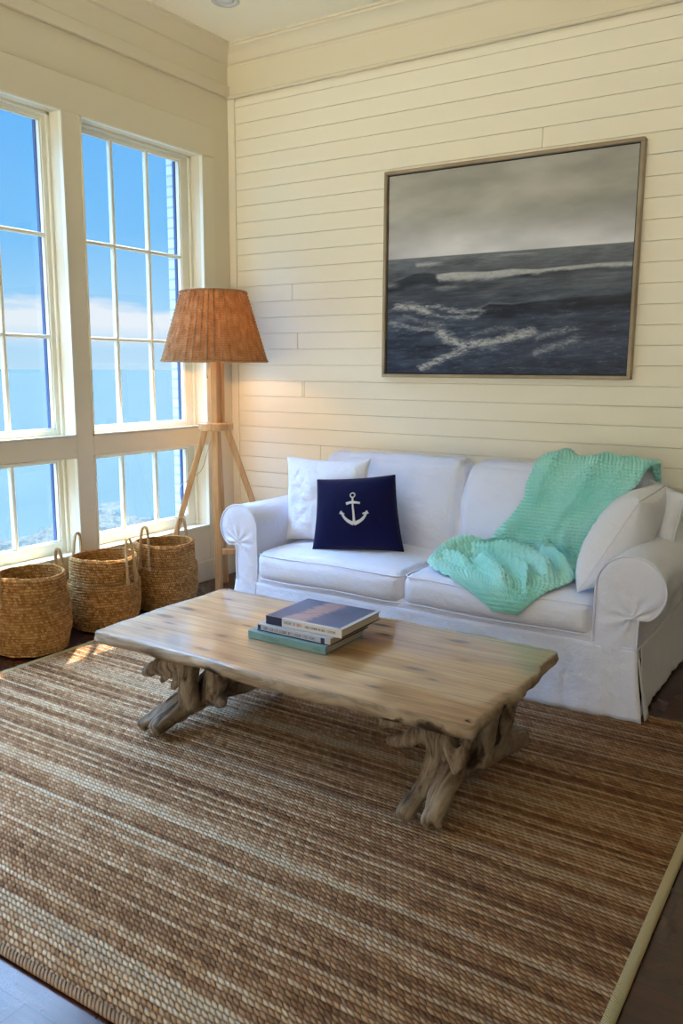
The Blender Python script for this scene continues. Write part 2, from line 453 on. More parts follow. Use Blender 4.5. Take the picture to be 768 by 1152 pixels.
def m_sea():
    n = NT('hazy_sea'); c = n.coord()
    f = n.noise(n.mapping(c, (.003, .0012, 1)), 1, 5, .6)
    col = n.ramp(f, [(.35, (.0300,.0435,.0420,1)), (.65, (.0320,.0455,.0435,1))])
    return n.set(color=col, rough=.8, spec=0.0)
M['sea'] = m_sea()
def m_hill():
    n = NT('hazy_scrub_hill'); c = n.coord()
    f = n.noise(c, .16, 9, .78)
    col = n.ramp(f, [(.36, (.015,.024,.029,1)), (.46, (.022,.032,.031,1)), (.52, (.070,.069,.050,1)), (.57, (.019,.028,.031,1)), (.66, (.085,.080,.058,1))])
    return n.set(color=col, rough=.9, spec=.1, normal=n.bump(f, .6, 3.))
M['hill'] = m_hill()

# ------------------------------------------------------------------ the room shell
XR, YF, H = 6.4, -8.2, 3.63
OP = [(-1.31, -.295), (-2.45, -1.435), (-3.59, -2.575), (-4.73, -3.715)]      # window openings along y
ZL0, ZL1, ZU0, ZU1 = .40, .983, 1.107, 2.90

b = MB(); b.box((-.3, YF - .2, -.12), (XR + .2, .2, 0)); struct(b.build('floor', M['floor']))
b = MB(); b.box((-.3, YF - .2, H), (XR + .2, .2, H + .12)); struct(b.build('ceiling', M['ceiling']))

# window wall
b = MB()
b.box((-.15, YF, 0), (0, 0.0, ZL0)); b.box((-.15, YF, ZU1), (0, 0.0, H))
b.box((-.15, OP[0][1], ZL0), (0, 0.0, ZU1)); b.box((-.15, YF, ZL0), (0, OP[-1][0], ZU1))
struct(b.build('wall_left', M['wall']))
b = MB()
b.box((-.275, OP[0][1] - .035, -3), (-.15, .35, H + .1)); struct(b.build('wall_exterior', M['brick']))
b = MB(); b.box((-.50, YF - .3, 3.44), (-.15, .5, 3.52)); struct(b.build('shading_eave', M['sash']))  # unseen eave, added to keep high sun off the floor

# shiplap wall: separate boards with shadow gaps and butt joints, over a backing
b = MB(); b.box((-.15, .014, 0), (XR, .2, H), 0)
pitch = .108; gap = .0022
zs = [1.96 + k * pitch for k in range(-19, 14)]
joint = {round(1.96, 3): .54, round(1.96 - 3 * pitch, 3): .583, round(1.96 - 6 * pitch, 3): .621, round(1.96 + 7 * pitch, 3): 2.249}
for k, z in enumerate(zs):
    z1 = min(z + pitch, 3.30)
    if z < -.1 or z1 - z < .01: continue
    js = sorted([joint.get(round(z, 3), -1), random.uniform(3.3, 5.5)] + ([random.uniform(.5, 2.8)] if random.random() < .35 and z < 1.5 else []))
    x = .062
    for j in [q for q in js if q > .1] + [XR]:
        b.box((x, 0, max(z, 0.0) + gap / 2), (j - (.0012 if j < XR else 0), .016, z1 - gap / 2), .0012); x = j + .0012
b.box((0, -.006, 0), (.06, .02, 3.33), .002)
struct(b.build('wall_back', M['shiplap']))
# right wall, unseen and darkened to cut bounce light; rear wall with window opening
b = MB(); b.box((XR, YF, 0), (XR + .15, .2, H))
struct(b.build('wall_right', m_paint('bounce_cut_taupe', srgb(118, 98, 74))))
b = MB(); b.box((-.15, YF - .15, 0), (XR, YF, .3)); b.box((-.15, YF - .15, 3.0), (XR, YF, H)); b.box((-.15, YF - .15, .3), (.5, YF, 3.0)); b.box((XR - .5, YF - .15, .3), (XR, YF, 3.0))
struct(b.build('wall_front', M['wall']))

# casings, mullions and rails round the window bank
b = MB()
yl = OP[-1][0] - .11; yr = -.185
b.box((0, yl, ZU1), (.02, yr, 3.09), .003)
b.box((0, OP[0][1], .16), (.02, yr, ZU1), .003)
b.box((0, yl, .16), (.02, OP[-1][0], ZU1), .003)
b.box((0, OP[-1][0], .16), (.02, OP[0][1], ZL0), .003)
for a, c in zip(OP[:-1], OP[1:]):
    b.box((-.15, c[1], ZL0), (.02, a[0], ZU1), .003)
struct(b.build('trim_1', M['trim']))
b = MB()
for (y0, y1) in OP:
    b.box((-.15, y0, ZL1), (.02, y1, ZU0), .003)
struct(b.build('trim_2', M['trim']))
# thin bead lining each opening
b = MB()
for (y0, y1) in OP:
    for (z0, z1) in ((ZL0, ZL1), (ZU0, ZU1)):
        t = .008
        b.box((.0, y0, z0), (.026, y0 + t, z1)); b.box((.0, y1 - t, z0), (.026, y1, z1)); b.box((.0, y0, z1 - t), (.026, y1, z1))
        b.box((.0, y0, z0), (.026, y1, z0 + t))
struct(b.build('trim_3', M['sash']))

SM, TR, TT = .045, .045, .04
for wi, (y0, y1) in enumerate(OP):
    w = bpy.data.objects.new('window_%d' % (wi + 1), None); C.objects.link(w); w.location = (-.12, (y0 + y1) / 2, ZL0); struct(w)
    g0 = y0 + .045; g1 = y1 - (.085 if wi == 0 else .045)
    for tier, (z0, z1, nr, gb, gt) in enumerate(((ZL0, ZL1, 1, .07, .03), (ZU0, ZU1, 3, .035, .04))):
        zb = z0 + gb; zt = z1 - gt
        f = MB()
        f.box((-.145, y0, z0), (-.10, g0, z1), .002); f.box((-.145, g1, z0), (-.10, y1, z1), .002)
        f.box((-.145, g0, z0), (-.10, g1, zb), .002); f.box((-.145, g0, zt), (-.10, g1, z1), .002)
        # stepped inner stop
        for (a, c) in ((g0, g0 + .008), (g1 - .008, g1)): f.box((-.125, a, zb), (-.108, c, zt))
        f.box((-.125, g0, zt - .008), (-.108, g1, zt)); f.box((-.125, g0, zb), (-.108, g1, zb + .008))
        f.box((-.10, y1 - .018, z0), (-.082, y1, z1), .002); f.box((-.10, y0, z1 - .018), (-.082, y1, z1), .002)
        f.box((-.10, y0, z0), (-.082, y0 + .018, z1), .002)
        f.build('window_frame', M['sash'], w)
        p = MB(); p.box((-.123, g0, zb), (-.119, g1, zt)); p.build('pane', M['glass'], w)
        t = MB(); t.box((-.166, g1 - .006, zb), (-.146, g1 + .03, zt)); t.box((-.166, g0 - .03, zb), (-.146, g0 - .012, zt)); t.build('track', M['track'], w)
        for k in (1, 2):
            yy = g0 + (g1 - g0) * k / 3
            m = MB(); m.box((-.135, yy - .012, zb), (-.104, yy + .012, zt), .004); m.build('muntin', M['sash'], w)
        if nr == 3:
            for zz in (1.677, 2.242):
                m = MB(); m.box((-.134, g0, zz - .011), (-.105, g1, zz + .011), .004); m.build('muntin', M['sash'], w)

# crown, frieze and picture-rail bands
def crown(bld, flip, a, e):
    prof = [(0, 3.505), (.012, 3.505), (.016, 3.52), (.03, 3.528), (.036, 3.545), (.05, 3.57), (.075, 3.595), (.098, 3.605), (.102, 3.615), (.115, 3.618), (.115, H), (0, H)]
    if flip == 'x': bld.prism([(-d, z) for d, z in prof], 0, a, e)      # runs along x, on the back wall
    else: bld.prism([(d, z) for d, z in prof], 1, a, e)
b = MB(); crown(b, 'x', 0, XR); autosmooth(struct(b.build('trim_4', M['trim'])), 30)
b = MB(); crown(b, 'y', YF, 0); autosmooth(struct(b.build('trim_5', M['trim'])), 30)
b = MB(); b.box((.0, -.016, 3.318), (XR, .02, 3.51), .003); b.box((0, -.026, 3.312), (XR, 0, 3.332), .006); struct(b.build('trim_6', M['trim']))
b = MB(); b.box((0, YF, 3.318), (.03, 0, 3.395), .005); b.box((0, YF, 3.395), (.012, 0, 3.51), .002); struct(b.build('trim_7', M['trim']))
b = MB(); b.box((0, YF, 0), (.022, 0, .15), .004); b.box((0, YF, .145), (.014, 0, .165), .004); struct(b.build('baseboard_left', M['trim']))
b = MB(); b.box((0, -.022, 0), (XR, 0, .15), .004); b.box((0, -.014, .145), (XR, 0, .165), .004); struct(b.build('baseboard_back', M['trim']))

# recessed ceiling light
t = thing('ceiling_light', (.50, -.60, H), 'small round white recessed ceiling light near the room corner', 'ceiling light')
b = MB(); n = 32
prof = [(.052, H + .03), (.052, H - .002), (.056, H - .006), (.078, H - .008), (.084, H - .004), (.084, H + .001)]
b.grid([[(.50 + r * math.cos(2 * PI * k / n), -.60 + r * math.sin(2 * PI * k / n), z) for r, z in prof] for k in range(n)], close_u=True)
b.build('trim_ring', m_plain('white_metal_ring', srgb(205, 205, 205), .35), t, True)
b = MB(); b.grid([[(.50 + r * math.cos(2 * PI * k / n), -.60 + r * math.sin(2 * PI * k / n), z) for r, z in ((.0005, H - .001), (.03, H - .0015), (.051, H - .001), (.051, H + .02))] for k in range(n)], close_u=True)
b.build('lens', m_plain('frosted_lens', srgb(225, 225, 228), .3), t, True)

# ------------------------------------------------------------------ outside: sea and hills, and unseen ground added to bounce warm sunlight indoors
b = MB(); b.box((-.4, YF - 30, -.3), (XR + 30, YF - .15, -.12)); b.box((XR + .15, YF - .15, -.3), (XR + 30, .35, -.12))
struct(b.build('bounce_ground', m_plain('warm_bounce_tone', srgb(208, 171, 120), .8)))

b = MB(); b.box((-60000, -60000, -131), (-6, 60000, -130)); struct(b.build('sea', M['sea']))
def hills(name, x0, pts, depth, seed, base):
    """a headland: ridge heights pts (y, z) at distance x0, rolling down on both sides"""
    ys = np.linspace(pts[0][0], pts[-1][0], 260); zr = np.interp(ys, [p[0] for p in pts], [p[1] for p in pts])
    us = np.linspace(-1, 1, 60); Vt = []
    for y, z in zip(ys, zr):
        for u in us:
            h = (z - base) * max(0., (1 - u * u)) ** .8
            f = float(mn.fractal(Vector((y * .02 + seed, u * 3, 0)), .8, 2.2, 6))
            Vt.append((x0 + u * depth, y, base + h * (1 + .10 * f) + f * 1.2))
    return struct(link_mesh(name, Vt, grid_faces(260, 60), M['hill'], smooth=True))
hills('hills', -330, [(40, -130), (120, -116), (190, -95), (226, -85), (262, -82), (290, -77), (302, -77), (316, -83), (340, -88), (380, -93), (450, -104), (560, -130)], 90, 3.1, -130)
hills('hills', -620, [(60, -140), (300, -139), (420, -137), (520, -128), (620, -134), (800, -138), (1000, -140)], 90, 9.1, -141)

# ------------------------------------------------------------------ rug
RX0, RX1, RY0, RY1 = .425, 3.572, -3.54, -1.08
rug = thing('area_rug', ((RX0 + RX1) / 2, (RY0 + RY1) / 2, 0), 'large striped natural jute rug lying on the dark wood floor', 'rug')
nx, ny = 160, 130
X, Y = np.meshgrid(np.linspace(RX0 + .02, RX1 - .02, nx), np.linspace(RY0 + .008, RY1 - .008, ny), indexing='ij')
Z = .011 + .0015 * fbm(X * 4, Y * 4, 5)
G = np.stack([X, Y, Z], -1)
bd = MB(); bd.grid(G)
bd.box((RX0 + .01, RY0 + .01, .0005), (RX1 - .01, RY1 - .01, .009))
o = bd.build('weave', M['rug'], rug, True)
def m_bind(name, c0, c1, ax, freq):
    n = NT(name); s = n.node('ShaderNodeSeparateXYZ', {0: n.coord()})
    w = n.math('FRACT', n.math('ADD', n.math('MULTIPLY', s.outputs[ax], freq), n.math('MULTIPLY', s.outputs[1 - ax], freq * .8)))
    h = n.math('POWER', n.math('SINE', n.math('MULTIPLY', w, PI)), .6)
    return n.set(color=n.mix(h, c0, c1), rough=.9, normal=n.bump(h, .9, .005), spec=.15)
bx = m_bind('jute_edge_braid', srgb(104, 80, 60), srgb(160, 132, 104), 0, 75)
by = m_bind('cream_edge_tape', srgb(176, 158, 116), srgb(204, 188, 146), 1, 130)
def flat_tube(P0, P1, ax, w, h, m, name):
    b = MB(); n = 160; G = []
    for i in range(n + 1):
        p = V3(P0) + (V3(P1) - V3(P0)) * i / n; ring = []
        for k in range(10):
            a = 2 * PI * k / 10; q = p.copy(); q[ax] += w * math.cos(a); q[2] += h * math.sin(a); ring.append(q)
        G.append(ring)
    b.grid(G, close_v=True); return b.build(name, m, rug, True)
flat_tube((RX0, RY0, .0085), (RX1, RY0, .0085), 1, .014, .0085, bx, 'edge_braid')
flat_tube((RX0, RY1, .0085), (RX1, RY1, .0085), 1, .014, .0085, bx, 'edge_braid')
flat_tube((RX1 - .008, RY0, .0095), (RX1 - .008, RY1, .0095), 0, .016, .0095, by, 'edge_tape')
flat_tube((RX0 + .008, RY0, .0095), (RX0 + .008, RY1, .0095), 0, .016, .0095, by, 'edge_tape')

# ------------------------------------------------------------------ soft shapes
def soft_box(c, h, r, n=(30, 24, 12), top=0., bot=0., side=0., wr=.004, seed=0, fn=None):
    """rounded, stuffed cushion: c centre, h half sizes, r corner radius"""
    h = V3(h, dtype=float); c = V3(c, dtype=float); r = min(r, *(h * .98)); V = []; F = []; idx = {}
    def vert(p):
        k = tuple(np.round(p, 5))
        if k in idx: return idx[k]
        q = V3(p) * h; inner = h - r; cl = np.clip(q, -inner, inner); d = q - cl; L = np.linalg.norm(d)
        pos = cl + d / L * r if L > 1e-9 else q
        a, e, f = p
        pos = pos.copy()
        pos[2] += (top if f > 0 else -bot) * abs(f) * (1 - a ** 4) * (1 - e ** 4)
        pos[1] += side * e * (1 - a ** 4) * (1 - f ** 2)
        pos[0] += side * .6 * a * (1 - e ** 4) * (1 - f ** 2)
        w = mn.fractal(Vector((pos[0] * 5 + seed, pos[1] * 5, pos[2] * 5)), .9, 2.1, 4) * wr
        nn = V3([a ** 5, e ** 5, f ** 5]); nn = nn / (np.linalg.norm(nn) + 1e-9)
        pos = pos + nn * w
        if fn is not None: pos = fn(pos, p)
        idx[k] = len(V); V.append(pos + c); return idx[k]
    for ax in range(3):
        a1, a2 = (ax + 1) % 3, (ax + 2) % 3; n1, n2 = n[a1], n[a2]
        def warp(t): return math.sin(t * PI / 2) * .55 + t * .45
        for sg in (-1, 1):
            for i in range(n1):
                for j in range(n2):
                    q = []
                    for (u, v) in ((i, j), (i + 1, j), (i + 1, j + 1), (i, j + 1)):
                        p = [0, 0, 0]; p[ax] = sg; p[a1] = warp(-1 + 2 * u / n1); p[a2] = warp(-1 + 2 * v / n2); q.append(vert(p))
                    F.append(q if sg > 0 else q[::-1])
    return np.array(V), F

def surf_tube(pts, r, name, parent, m=None, closed=False, seg=8):
    b = MB(); b.tube(pts, r, seg, closed); return b.build(name, m or M['piping'], parent, True)

# ------------------------------------------------------------------ sofa
sofa = thing('sofa', (2.08, -.64, 0), 'white slipcovered two-seat sofa with rolled arms and floor-length skirt against the shiplap wall', 'sofa')
WF = M['white_fabric']
FY = -1.15                                   # plane of the arm fronts
SXL, SXR = 1.125, 2.995                      # inner faces of the arms
# body under the cushions
V_, F_ = soft_box((2.06, -.632, .21), (1.0, .52, .17), .03, (40, 14, 6), wr=.002)
link_mesh('base', V_, F_, WF, sofa)
V_, F_ = soft_box((2.06, -.215, .50), (1.03, .095, .40), .07, (40, 8, 20), wr=.004, seed=2)
link_mesh('back', V_, F_, WF, sofa)

def arm(side, xi, r, zt, neck):
    """side +1 right, -1 left; xi inner face; r roll radius; zt top; neck = (dx, z)"""
    cz = zt - r; cx = xi + side * r
    prof = [(xi, .26)] + [(xi + side * 0, z) for z in np.linspace(.32, cz - .03, 8)]
    aa = np.linspace(PI, -PI * .30, 30)
    for a in aa: prof.append((cx + side * r * math.cos(a), cz + r * math.sin(a)))
    xe, ze = prof[-1]; xn = xi + side * neck[0]; zn = neck[1]
    for t in np.linspace(.2, 1, 5):
        prof.append((xe + (xn - xe) * (1 - (1 - t) ** 1.8), ze + (zn - ze) * t))
    for z in np.linspace(zn - .03, .27, 6): prof.append((xn, z))
    prof = np.array(prof)
    ys = np.concatenate([[FY + .0, FY + .006, FY + .02], np.linspace(FY + .05, -.13, 26)])
    G = []
    for k, y in enumerate(ys):
        row = []
        inset = (.010, .003, 0)[k] if k < 3 else 0
        for (x, z) in prof:
            v = V3([x - cx, z - cz]); L = np.linalg.norm(v) + 1e-9
            w = .006 * mn.fractal(Vector((x * 4, y * 3, z * 5)), .9, 2, 4)
            sag = -.012 * math.sin(PI * (y - FY) / (-.13 - FY)) if z > cz - .05 else 0
            row.append((x - v[0] / L * inset + v[0] / L * w, y, z - v[1] / L * inset + v[1] / L * w + sag * .5))
        G.append(row)
    b = MB(); b.grid(G)
    # rear cap
    n0 = len(prof); b.add([G[-1][i] for i in range(n0)], [tuple(range(n0))])
    a_ = b.build('arm', WF, sofa, True)
    # front panel, rows by height so that it can bulge and pucker
    half = int(np.argmax(prof[:, 1])); Lp = prof[:half + 1]; Rp = prof[half:][::-1]
    zs_ = np.concatenate([np.linspace(.27, zn, 16), np.linspace(zn, zt - .0005, 34)[1:]])
    Gp = []
    for z in zs_:
        xl = np.interp(z, Lp[:, 1], Lp[:, 0]); xr_ = np.interp(z, Rp[:, 1], Rp[:, 0]); row = []
        for u in np.linspace(0, 1, 34):
            x = xl + (xr_ - xl) * u
            e = min(u, 1 - u) * abs(xr_ - xl); e = min(e, (zt - z) * 1.2 + .0)
            bul = .016 * (1 - math.exp(-max(e, 0) / .018))
            ang = math.atan2(z - zn - .01, (x - (xn - side * .02)) * side); rr = math.hypot(z - zn, x - xn)
            puck = .010 * math.sin(ang * 9 + 1.3) * math.exp(-rr / .085) * min(1, e / .02)
            w = .003 * mn.fractal(Vector((x * 9, z * 9, 3.3)), .9, 2, 4) * min(1, e / .02)
            row.append((x, FY - bul - puck - w + .006, z))
        Gp.append(row)
    b = MB(); b.grid(Gp); b.build('arm_front', WF, sofa, True)
    pts = [(x, FY - .001, z) for x, z in prof]
    surf_tube(pts, .0048, 'piping', sofa)
    return prof
pr_ = arm(1, SXR, .147, .728, (.188, .455))
pl_ = arm(-1, SXL, .128, .752, (.145, .53))

# seat cushions
def seat_cushion(x0, x1, seed, name='seat_cushion'):
    cx, hx = (x0 + x1) / 2, (x1 - x0) / 2; cy, hy = -.84, .325; cz, hz = .421, .078
    V_, F_ = soft_box((cx, cy, cz), (hx, hy, hz), .045, (44, 30, 10), top=.03, side=.018, wr=.006, seed=seed)
    o = link_mesh(name, V_, F_, WF, sofa)
    # piping along the top and bottom edges: follows the rounded outline
    for f, zz in ((1, cz + hz - .010), (-1, cz - hz + .010)):
        pts = []
        R_ = .045; ix, iy = hx - R_, hy - R_
        for (sx, sy, a0) in ((1, -1, -PI / 2), (1, 1, 0), (-1, 1, PI / 2), (-1, -1, PI)):
            for a in np.linspace(a0, a0 + PI / 2, 8):
                pts.append((sx * ix + (R_ - .008) * math.cos(a), sy * iy + (R_ - .008) * math.sin(a)))
        P = []
        m = len(pts)
        for i in range(m):
            p, q = V3(pts[i]), V3(pts[(i + 1) % m]); k = max(1, int(np.linalg.norm(q - p) / .03))
            for t in range(k):
                w = p + (q - p) * t / k; a = np.clip(w[0] / hx, -1, 1); e = np.clip(w[1] / hy, -1, 1)
                sg = .018 * (1 - a ** 4) if abs(e) > .8 else 0
                sx_ = .011 * (1 - e ** 4) if abs(a) > .8 else 0
                P.append((cx + w[0] + np.sign(w[0]) * sx_ * .8, cy + w[1] + np.sign(w[1]) * sg * .55, zz + (.004 * math.sin(w[0] * 9 + seed))))
        surf_tube(P, .0045, 'piping', o, closed=True)
    return o
seat_cushion(SXL + .005, 2.045, 1.)
seat_cushion(2.052, SXR - .005, 5.)

def back_cushion(x0, x1, seed):
    cx, hx = (x0 + x1) / 2, (x1 - x0) / 2
    def lean(p, q):
        z = p[2]; y = p[1]
        return V3([p[0] * (1 - .03 * max(q[2], 0)), y + .16 * (z + .25) - .02 * math.cos(PI * q[2] / 2) - .03 * (1 - q[2]) * .5, z - .012 * (1 - abs(q[0]) ** 3) * (q[2] > 0) * 0 + .012 * (abs(q[0]) ** 4) * max(q[2], 0)])
    V_, F_ = soft_box((cx, -.455, .735), (hx, .10, .262), .055, (40, 10, 32), top=.012, side=.045, wr=.012, seed=seed, fn=lean)
    o = link_mesh('back_cushion', V_, F_, WF, sofa)
    P = []
    for a in list(np.linspace(-.97, .97, 40)):
        z = .262 - .018 - .02 * abs(a) ** 8; yy = -.062
        p = V3([a * hx * .985, yy, z]); p = lean(p, (a, -1, 1)); p[2] += .012 * (1 - a ** 4) * .7
        P.append((cx + p[0], -.455 + p[1], .735 + p[2]))
    surf_tube(P, .004, 'piping', o)
    return o
back_cushion(SXL + .0, 2.062, 11.)
back_cushion(2.068, SXR + .045, 17.)

# skirt: front and side panels flaring to the floor, open pleats at the front corners
def skirt_panel(A, B, out, z0=.326, flare=.032, waves=7, amp=.006, seed=0, endflare=(0, 0), name='skirt', zb=.012):
    """A,B: 2D seam ends, out: outward unit vector"""
    A = V3(A, dtype=float); B = V3(B, dtype=float); out = V3(out, dtype=float); n = 120; mv = 16; G = []
    d = (B - A); L = np.linalg.norm(d); d = d / L
    for i in range(n + 1):
        s = i / n; row = []
        for j in range(mv + 1):
            t = j / mv
            w = amp * t ** .7 * (mn.fractal(Vector((s * L * waves + seed, t * .8, seed)), .8, 2.1, 3))
            ext = -endflare[0] * t * max(0, 1 - s * L / .12) + endflare[1] * t * max(0, 1 - (1 - s) * L / .12)
            p = A + d * (s * L + ext) + out * (flare * t + w)
            zb_ = zb + .006 * mn.noise(Vector((s * 6 + seed, 0, 0)))
            row.append((p[0], p[1], z0 + (zb_ - z0) * t))
        G.append(row)
    b = MB(); b.grid(G); o = b.build(name, WF, sofa, True, fix=False)
    m = o.modifiers.new('thick', 'SOLIDIFY'); m.thickness = .003
    return o
XLo, XRo = SXL - .145, SXR + .188
skirt_panel((XLo - .002, FY - .004), (XRo + .002, FY - .004), (0, -1), seed=1.3, flare=.038, endflare=(.04, .045), amp=.022)
skirt_panel((XRo + .006, FY + .05), (XRo + .006, -.13), (1, 0), flare=.016, seed=4.3, amp=.016)
skirt_panel((XLo - .006, -.13), (XLo - .006, FY + .05), (-1, 0), flare=.02, seed=8.3, amp=.009)
def flap(x, sx):
    G = []
    for t in np.linspace(0, 1, 14):
        row = []
        for s in np.linspace(0, 1, 10):
            px = x + sx * (.004 + t * (.050 + .028 * s - .03 * s * s)); py = FY - .002 + s * (.03 + .045 * t) + .004 * math.sin(s * 5 + t * 3)
            row.append((px, py, .315 - t * .300 + .012 * s * t))
        G.append(row)
    b = MB(); b.grid(G); o = b.build('skirt_flap', WF, sofa, True, fix=False)
    m = o.modifiers.new('thick', 'SOLIDIFY'); m.thickness = .003
flap(XRo, 1); flap(XLo, -1)
surf_tube([(x, FY - .006, .326) for x in np.linspace(XLo, SXL, 12)], .0032, 'seam', sofa)
surf_tube([(x, FY - .006, .326) for x in np.linspace(SXR, XRo, 12)], .0032, 'seam', sofa)
surf_tube([(XRo + .006, y, .326) for y in np.linspace(FY, -.13, 30)], .0032, 'seam', sofa)
for x in (SXR + .005, SXL - .005):
    surf_tube([(x + (.006 if x > 2 else -.006) * t * 0, FY - .009 - .030 * t, .316 - .30 * t) for t in np.linspace(0, 1, 12)], .002, 'seam', sofa)

# ------------------------------------------------------------------ pillows
def pillow_fn(TL, TR, BL, BR, thick, pinch=.05, wr=.006, seed=0):
    TL, TR, BL, BR = [V3(p, dtype=float) for p in (TL, TR, BL, BR)]
    nrm = np.cross((TR + BR - TL - BL), (TL + TR - BL - BR)); nrm /= np.linalg.norm(nrm)    # faces the viewer
    def f(u, v, s):
        """u 0..1 left to right, v 0..1 bottom to top, s -1 back, +1 front"""
        a, b_ = 2 * u - 1, 2 * v - 1
        # edges sag inward between the corners
        uu = .5 + (u - .5) * (1 - pinch * (1 - b_ * b_)); vv = .5 + (v - .5) * (1 - pinch * (1 - a * a))
        p = BL * (1 - uu) * (1 - vv) + BR * uu * (1 - vv) + TL * (1 - uu) * vv + TR * uu * vv
        bul = (max(0, 1 - a * a) * max(0, 1 - b_ * b_)) ** .42
        corner = 1 - .15 * (abs(a) * abs(b_)) ** 2
        rad = math.hypot(a, b_)
        w = wr * (mn.fractal(Vector((a * 1.4 + seed, b_ * 1.4, s * 2 + seed)), .9, 2.1, 4) + .5 * math.sin(math.atan2(b_, a) * 11 + seed * 3 + rad * 3) * rad * (1 - max(abs(a), abs(b_))))
        return p + nrm * s * (thick / 2 * bul * corner + w * bul)
    return f, nrm

def pillow(name, corners, thick, m, label, seed=0, pinch=.05, wr=.006, n=48, pipe=None, sub='cover'):
    f, nrm = pillow_fn(*corners, thick, pinch, wr, seed)
    cs = [V3(c, dtype=float) for c in corners]
    base = sum(cs) / 4; low = min(c[2] for c in cs)
    t = thing(name, (base[0], base[1], low), label, 'pillow', 'throw pillows on the sofa')
    b = MB(); ts = [.5 - .5 * math.cos(PI * i / n) for i in range(n + 1)]
    for s in (1, -1):
        b.grid([[f(u, v, s) for v in ts] for u in ts])
    import bmesh
    o = b.build(sub, m, t, True)
    bm = bmesh.new(); bm.from_mesh(o.data); bmesh.ops.remove_doubles(bm, verts=bm.verts[:], dist=.0004); bmesh.ops.recalc_face_normals(bm, faces=bm.faces[:])
    for q in bm.faces: q.smooth = True
    bm.to_mesh(o.data); bm.free()
    P = [f(x, 0, 1) for x in ts] + [f(1, x, 1) for x in ts[1:]] + [f(x, 1, 1) for x in ts[::-1][1:]] + [f(0, x, 1) for x in ts[::-1][1:-1]]
    surf_tube(P, .0038, 'seam', t, pipe or m, True)
    return t, f, nrm

pillow('throw_pillow', ((1.008, -.70, .985), (1.60, -.73, 1.008), (1.118, -.865, .525), (1.62, -.84, .53)), .17, M['white_pillow'],
       'white square pillow standing behind the navy anchor pillow on the sofa', 3.1, .085, .024)
nav, fN, nN = pillow('throw_pillow', ((1.352, -.885, .890), (1.775, -.76, .935), (1.40, -1.00, .520), (1.875, -.83, .537)), .17, M['navy'],
       'small navy blue square pillow with a pale anchor on it, on the sofa', 6.2, .045, .005)
pillow('throw_pillow', ((3.115, -.45, .955), (3.075, -.80, .915), (2.86, -.62, .57), (2.90, -1.09, .525)), .27, M['white_pillow'],
       'large white square pillow leaning over the sofa arm beside the mint throw', 8.4, .03, .014)
pillow('throw_pillow', ((3.00, -.38, .985), (3.22, -.50, .915), (2.99, -.50, .66), (3.20, -.64, .66)), .12, M['white_pillow'],
       'white pillow tucked behind the leaning white pillow at the sofa corner', 12.4, .05, .006)

# anchor emblem: an outline in pillow coordinates, laid on the cover
def anchor():
    # pillow (u,v): centre of emblem; size in u,v units from the photograph's proportions
    b = MB(); cu, cv = .505, .545; S = .46            # emblem height as a fraction of the pillow
    def P(x, y, lift=.004):
        u = cu + x * S * .90; v = cv + y * S
        p = fN(u, v, 1); return p + nN * lift
    def strip(L, Wd, seg=24, lift=.0045):
        L = catmull(L, seg); Wd = np.interp(np.linspace(0, 1, seg), np.linspace(0, 1, len(Wd)), Wd); G = []
        for i in range(seg):
            a = L[max(i - 1, 0)]; c = L[min(i + 1, seg - 1)]; t = (c - a) / (np.linalg.norm(c - a) + 1e-9); nn = V3([-t[1], t[0]])
            G.append([P(*(L[i] + nn * Wd[i] * k), lift=lift if abs(k) < 1 else .0005) for k in (-1, -.8, -.4, 0, .4, .8, 1)])
        b.grid(G)
    ring = []
    for k in range(33):
        a = 2 * PI * k / 32; ring.append([P(-.02 + r * math.cos(a), .43 + r * math.sin(a), l) for r, l in ((.048, .0005), (.054, .0045), (.08, .0045), (.087, .0005))])
    b.grid(ring)
    strip([(-.018, .35), (-.01, .1), (.005, -.15), (.012, -.42)], [.028, .026, .032, .045])
    strip([(-.21, .16), (-.1, .19), (0, .20), (.1, .19), (.21, .17)], [.045, .040, .045, .034, .03])
    strip([(-.365, -.06), (-.30, -.22), (-.18, -.36), (0, -.46)], [.02, .035, .048, .06])
    strip([(.40, -.06), (.33, -.22), (.2, -.36), (0, -.46)], [.02, .035, .048, .06])
    strip([(-.40, -.10), (-.34, -.13), (-.26, -.17)], [.055, .045, .004][::-1] and [.05, .04, .02])
    strip([(.43, -.10), (.37, -.13), (.27, -.15)], [.05, .04, .02])
    return b.build('anchor_emblem', M['anchor'], nav, True)
anchor()
for ch in nav.children:
    if ch.name.startswith('anchor'): ch['label'] = 'pale grey anchor applique'

# ------------------------------------------------------------------ mint throw
path = np.array([(-.285, .80), (-.29, .90), (-.31, .985), (-.36, 1.035), (-.44, 1.052), (-.525, 1.035), (-.575, .98), (-.605, .90), (-.625, .80), (-.64, .70), (-.66, .61), (-.72, .552),
                 (-.80, .545), (-.90, .545), (-1.0, .542), (-1.09, .530), (-1.15, .515), (-1.19, .475), (-1.198, .42), (-1.20, .36)])
NS, NU = 760, 330
Pc = catmull(path, 3000); seg = np.r_[0, np.cumsum(np.linalg.norm(np.diff(Pc, axis=0), axis=1))]
def at_s(s): return np.stack([np.interp(s, seg, Pc[:, 0]), np.interp(s, seg, Pc[:, 1])], -1)
def s_of(y, z): return seg[np.argmin((Pc[:, 0] - y) ** 2 + (Pc[:, 1] - z) ** 2)]
def sy(y): return s_of(y, np.interp(-y, [.7, .8, .9, 1.0, 1.09, 1.15], [.55, .545, .545, .542, .53, .515]))
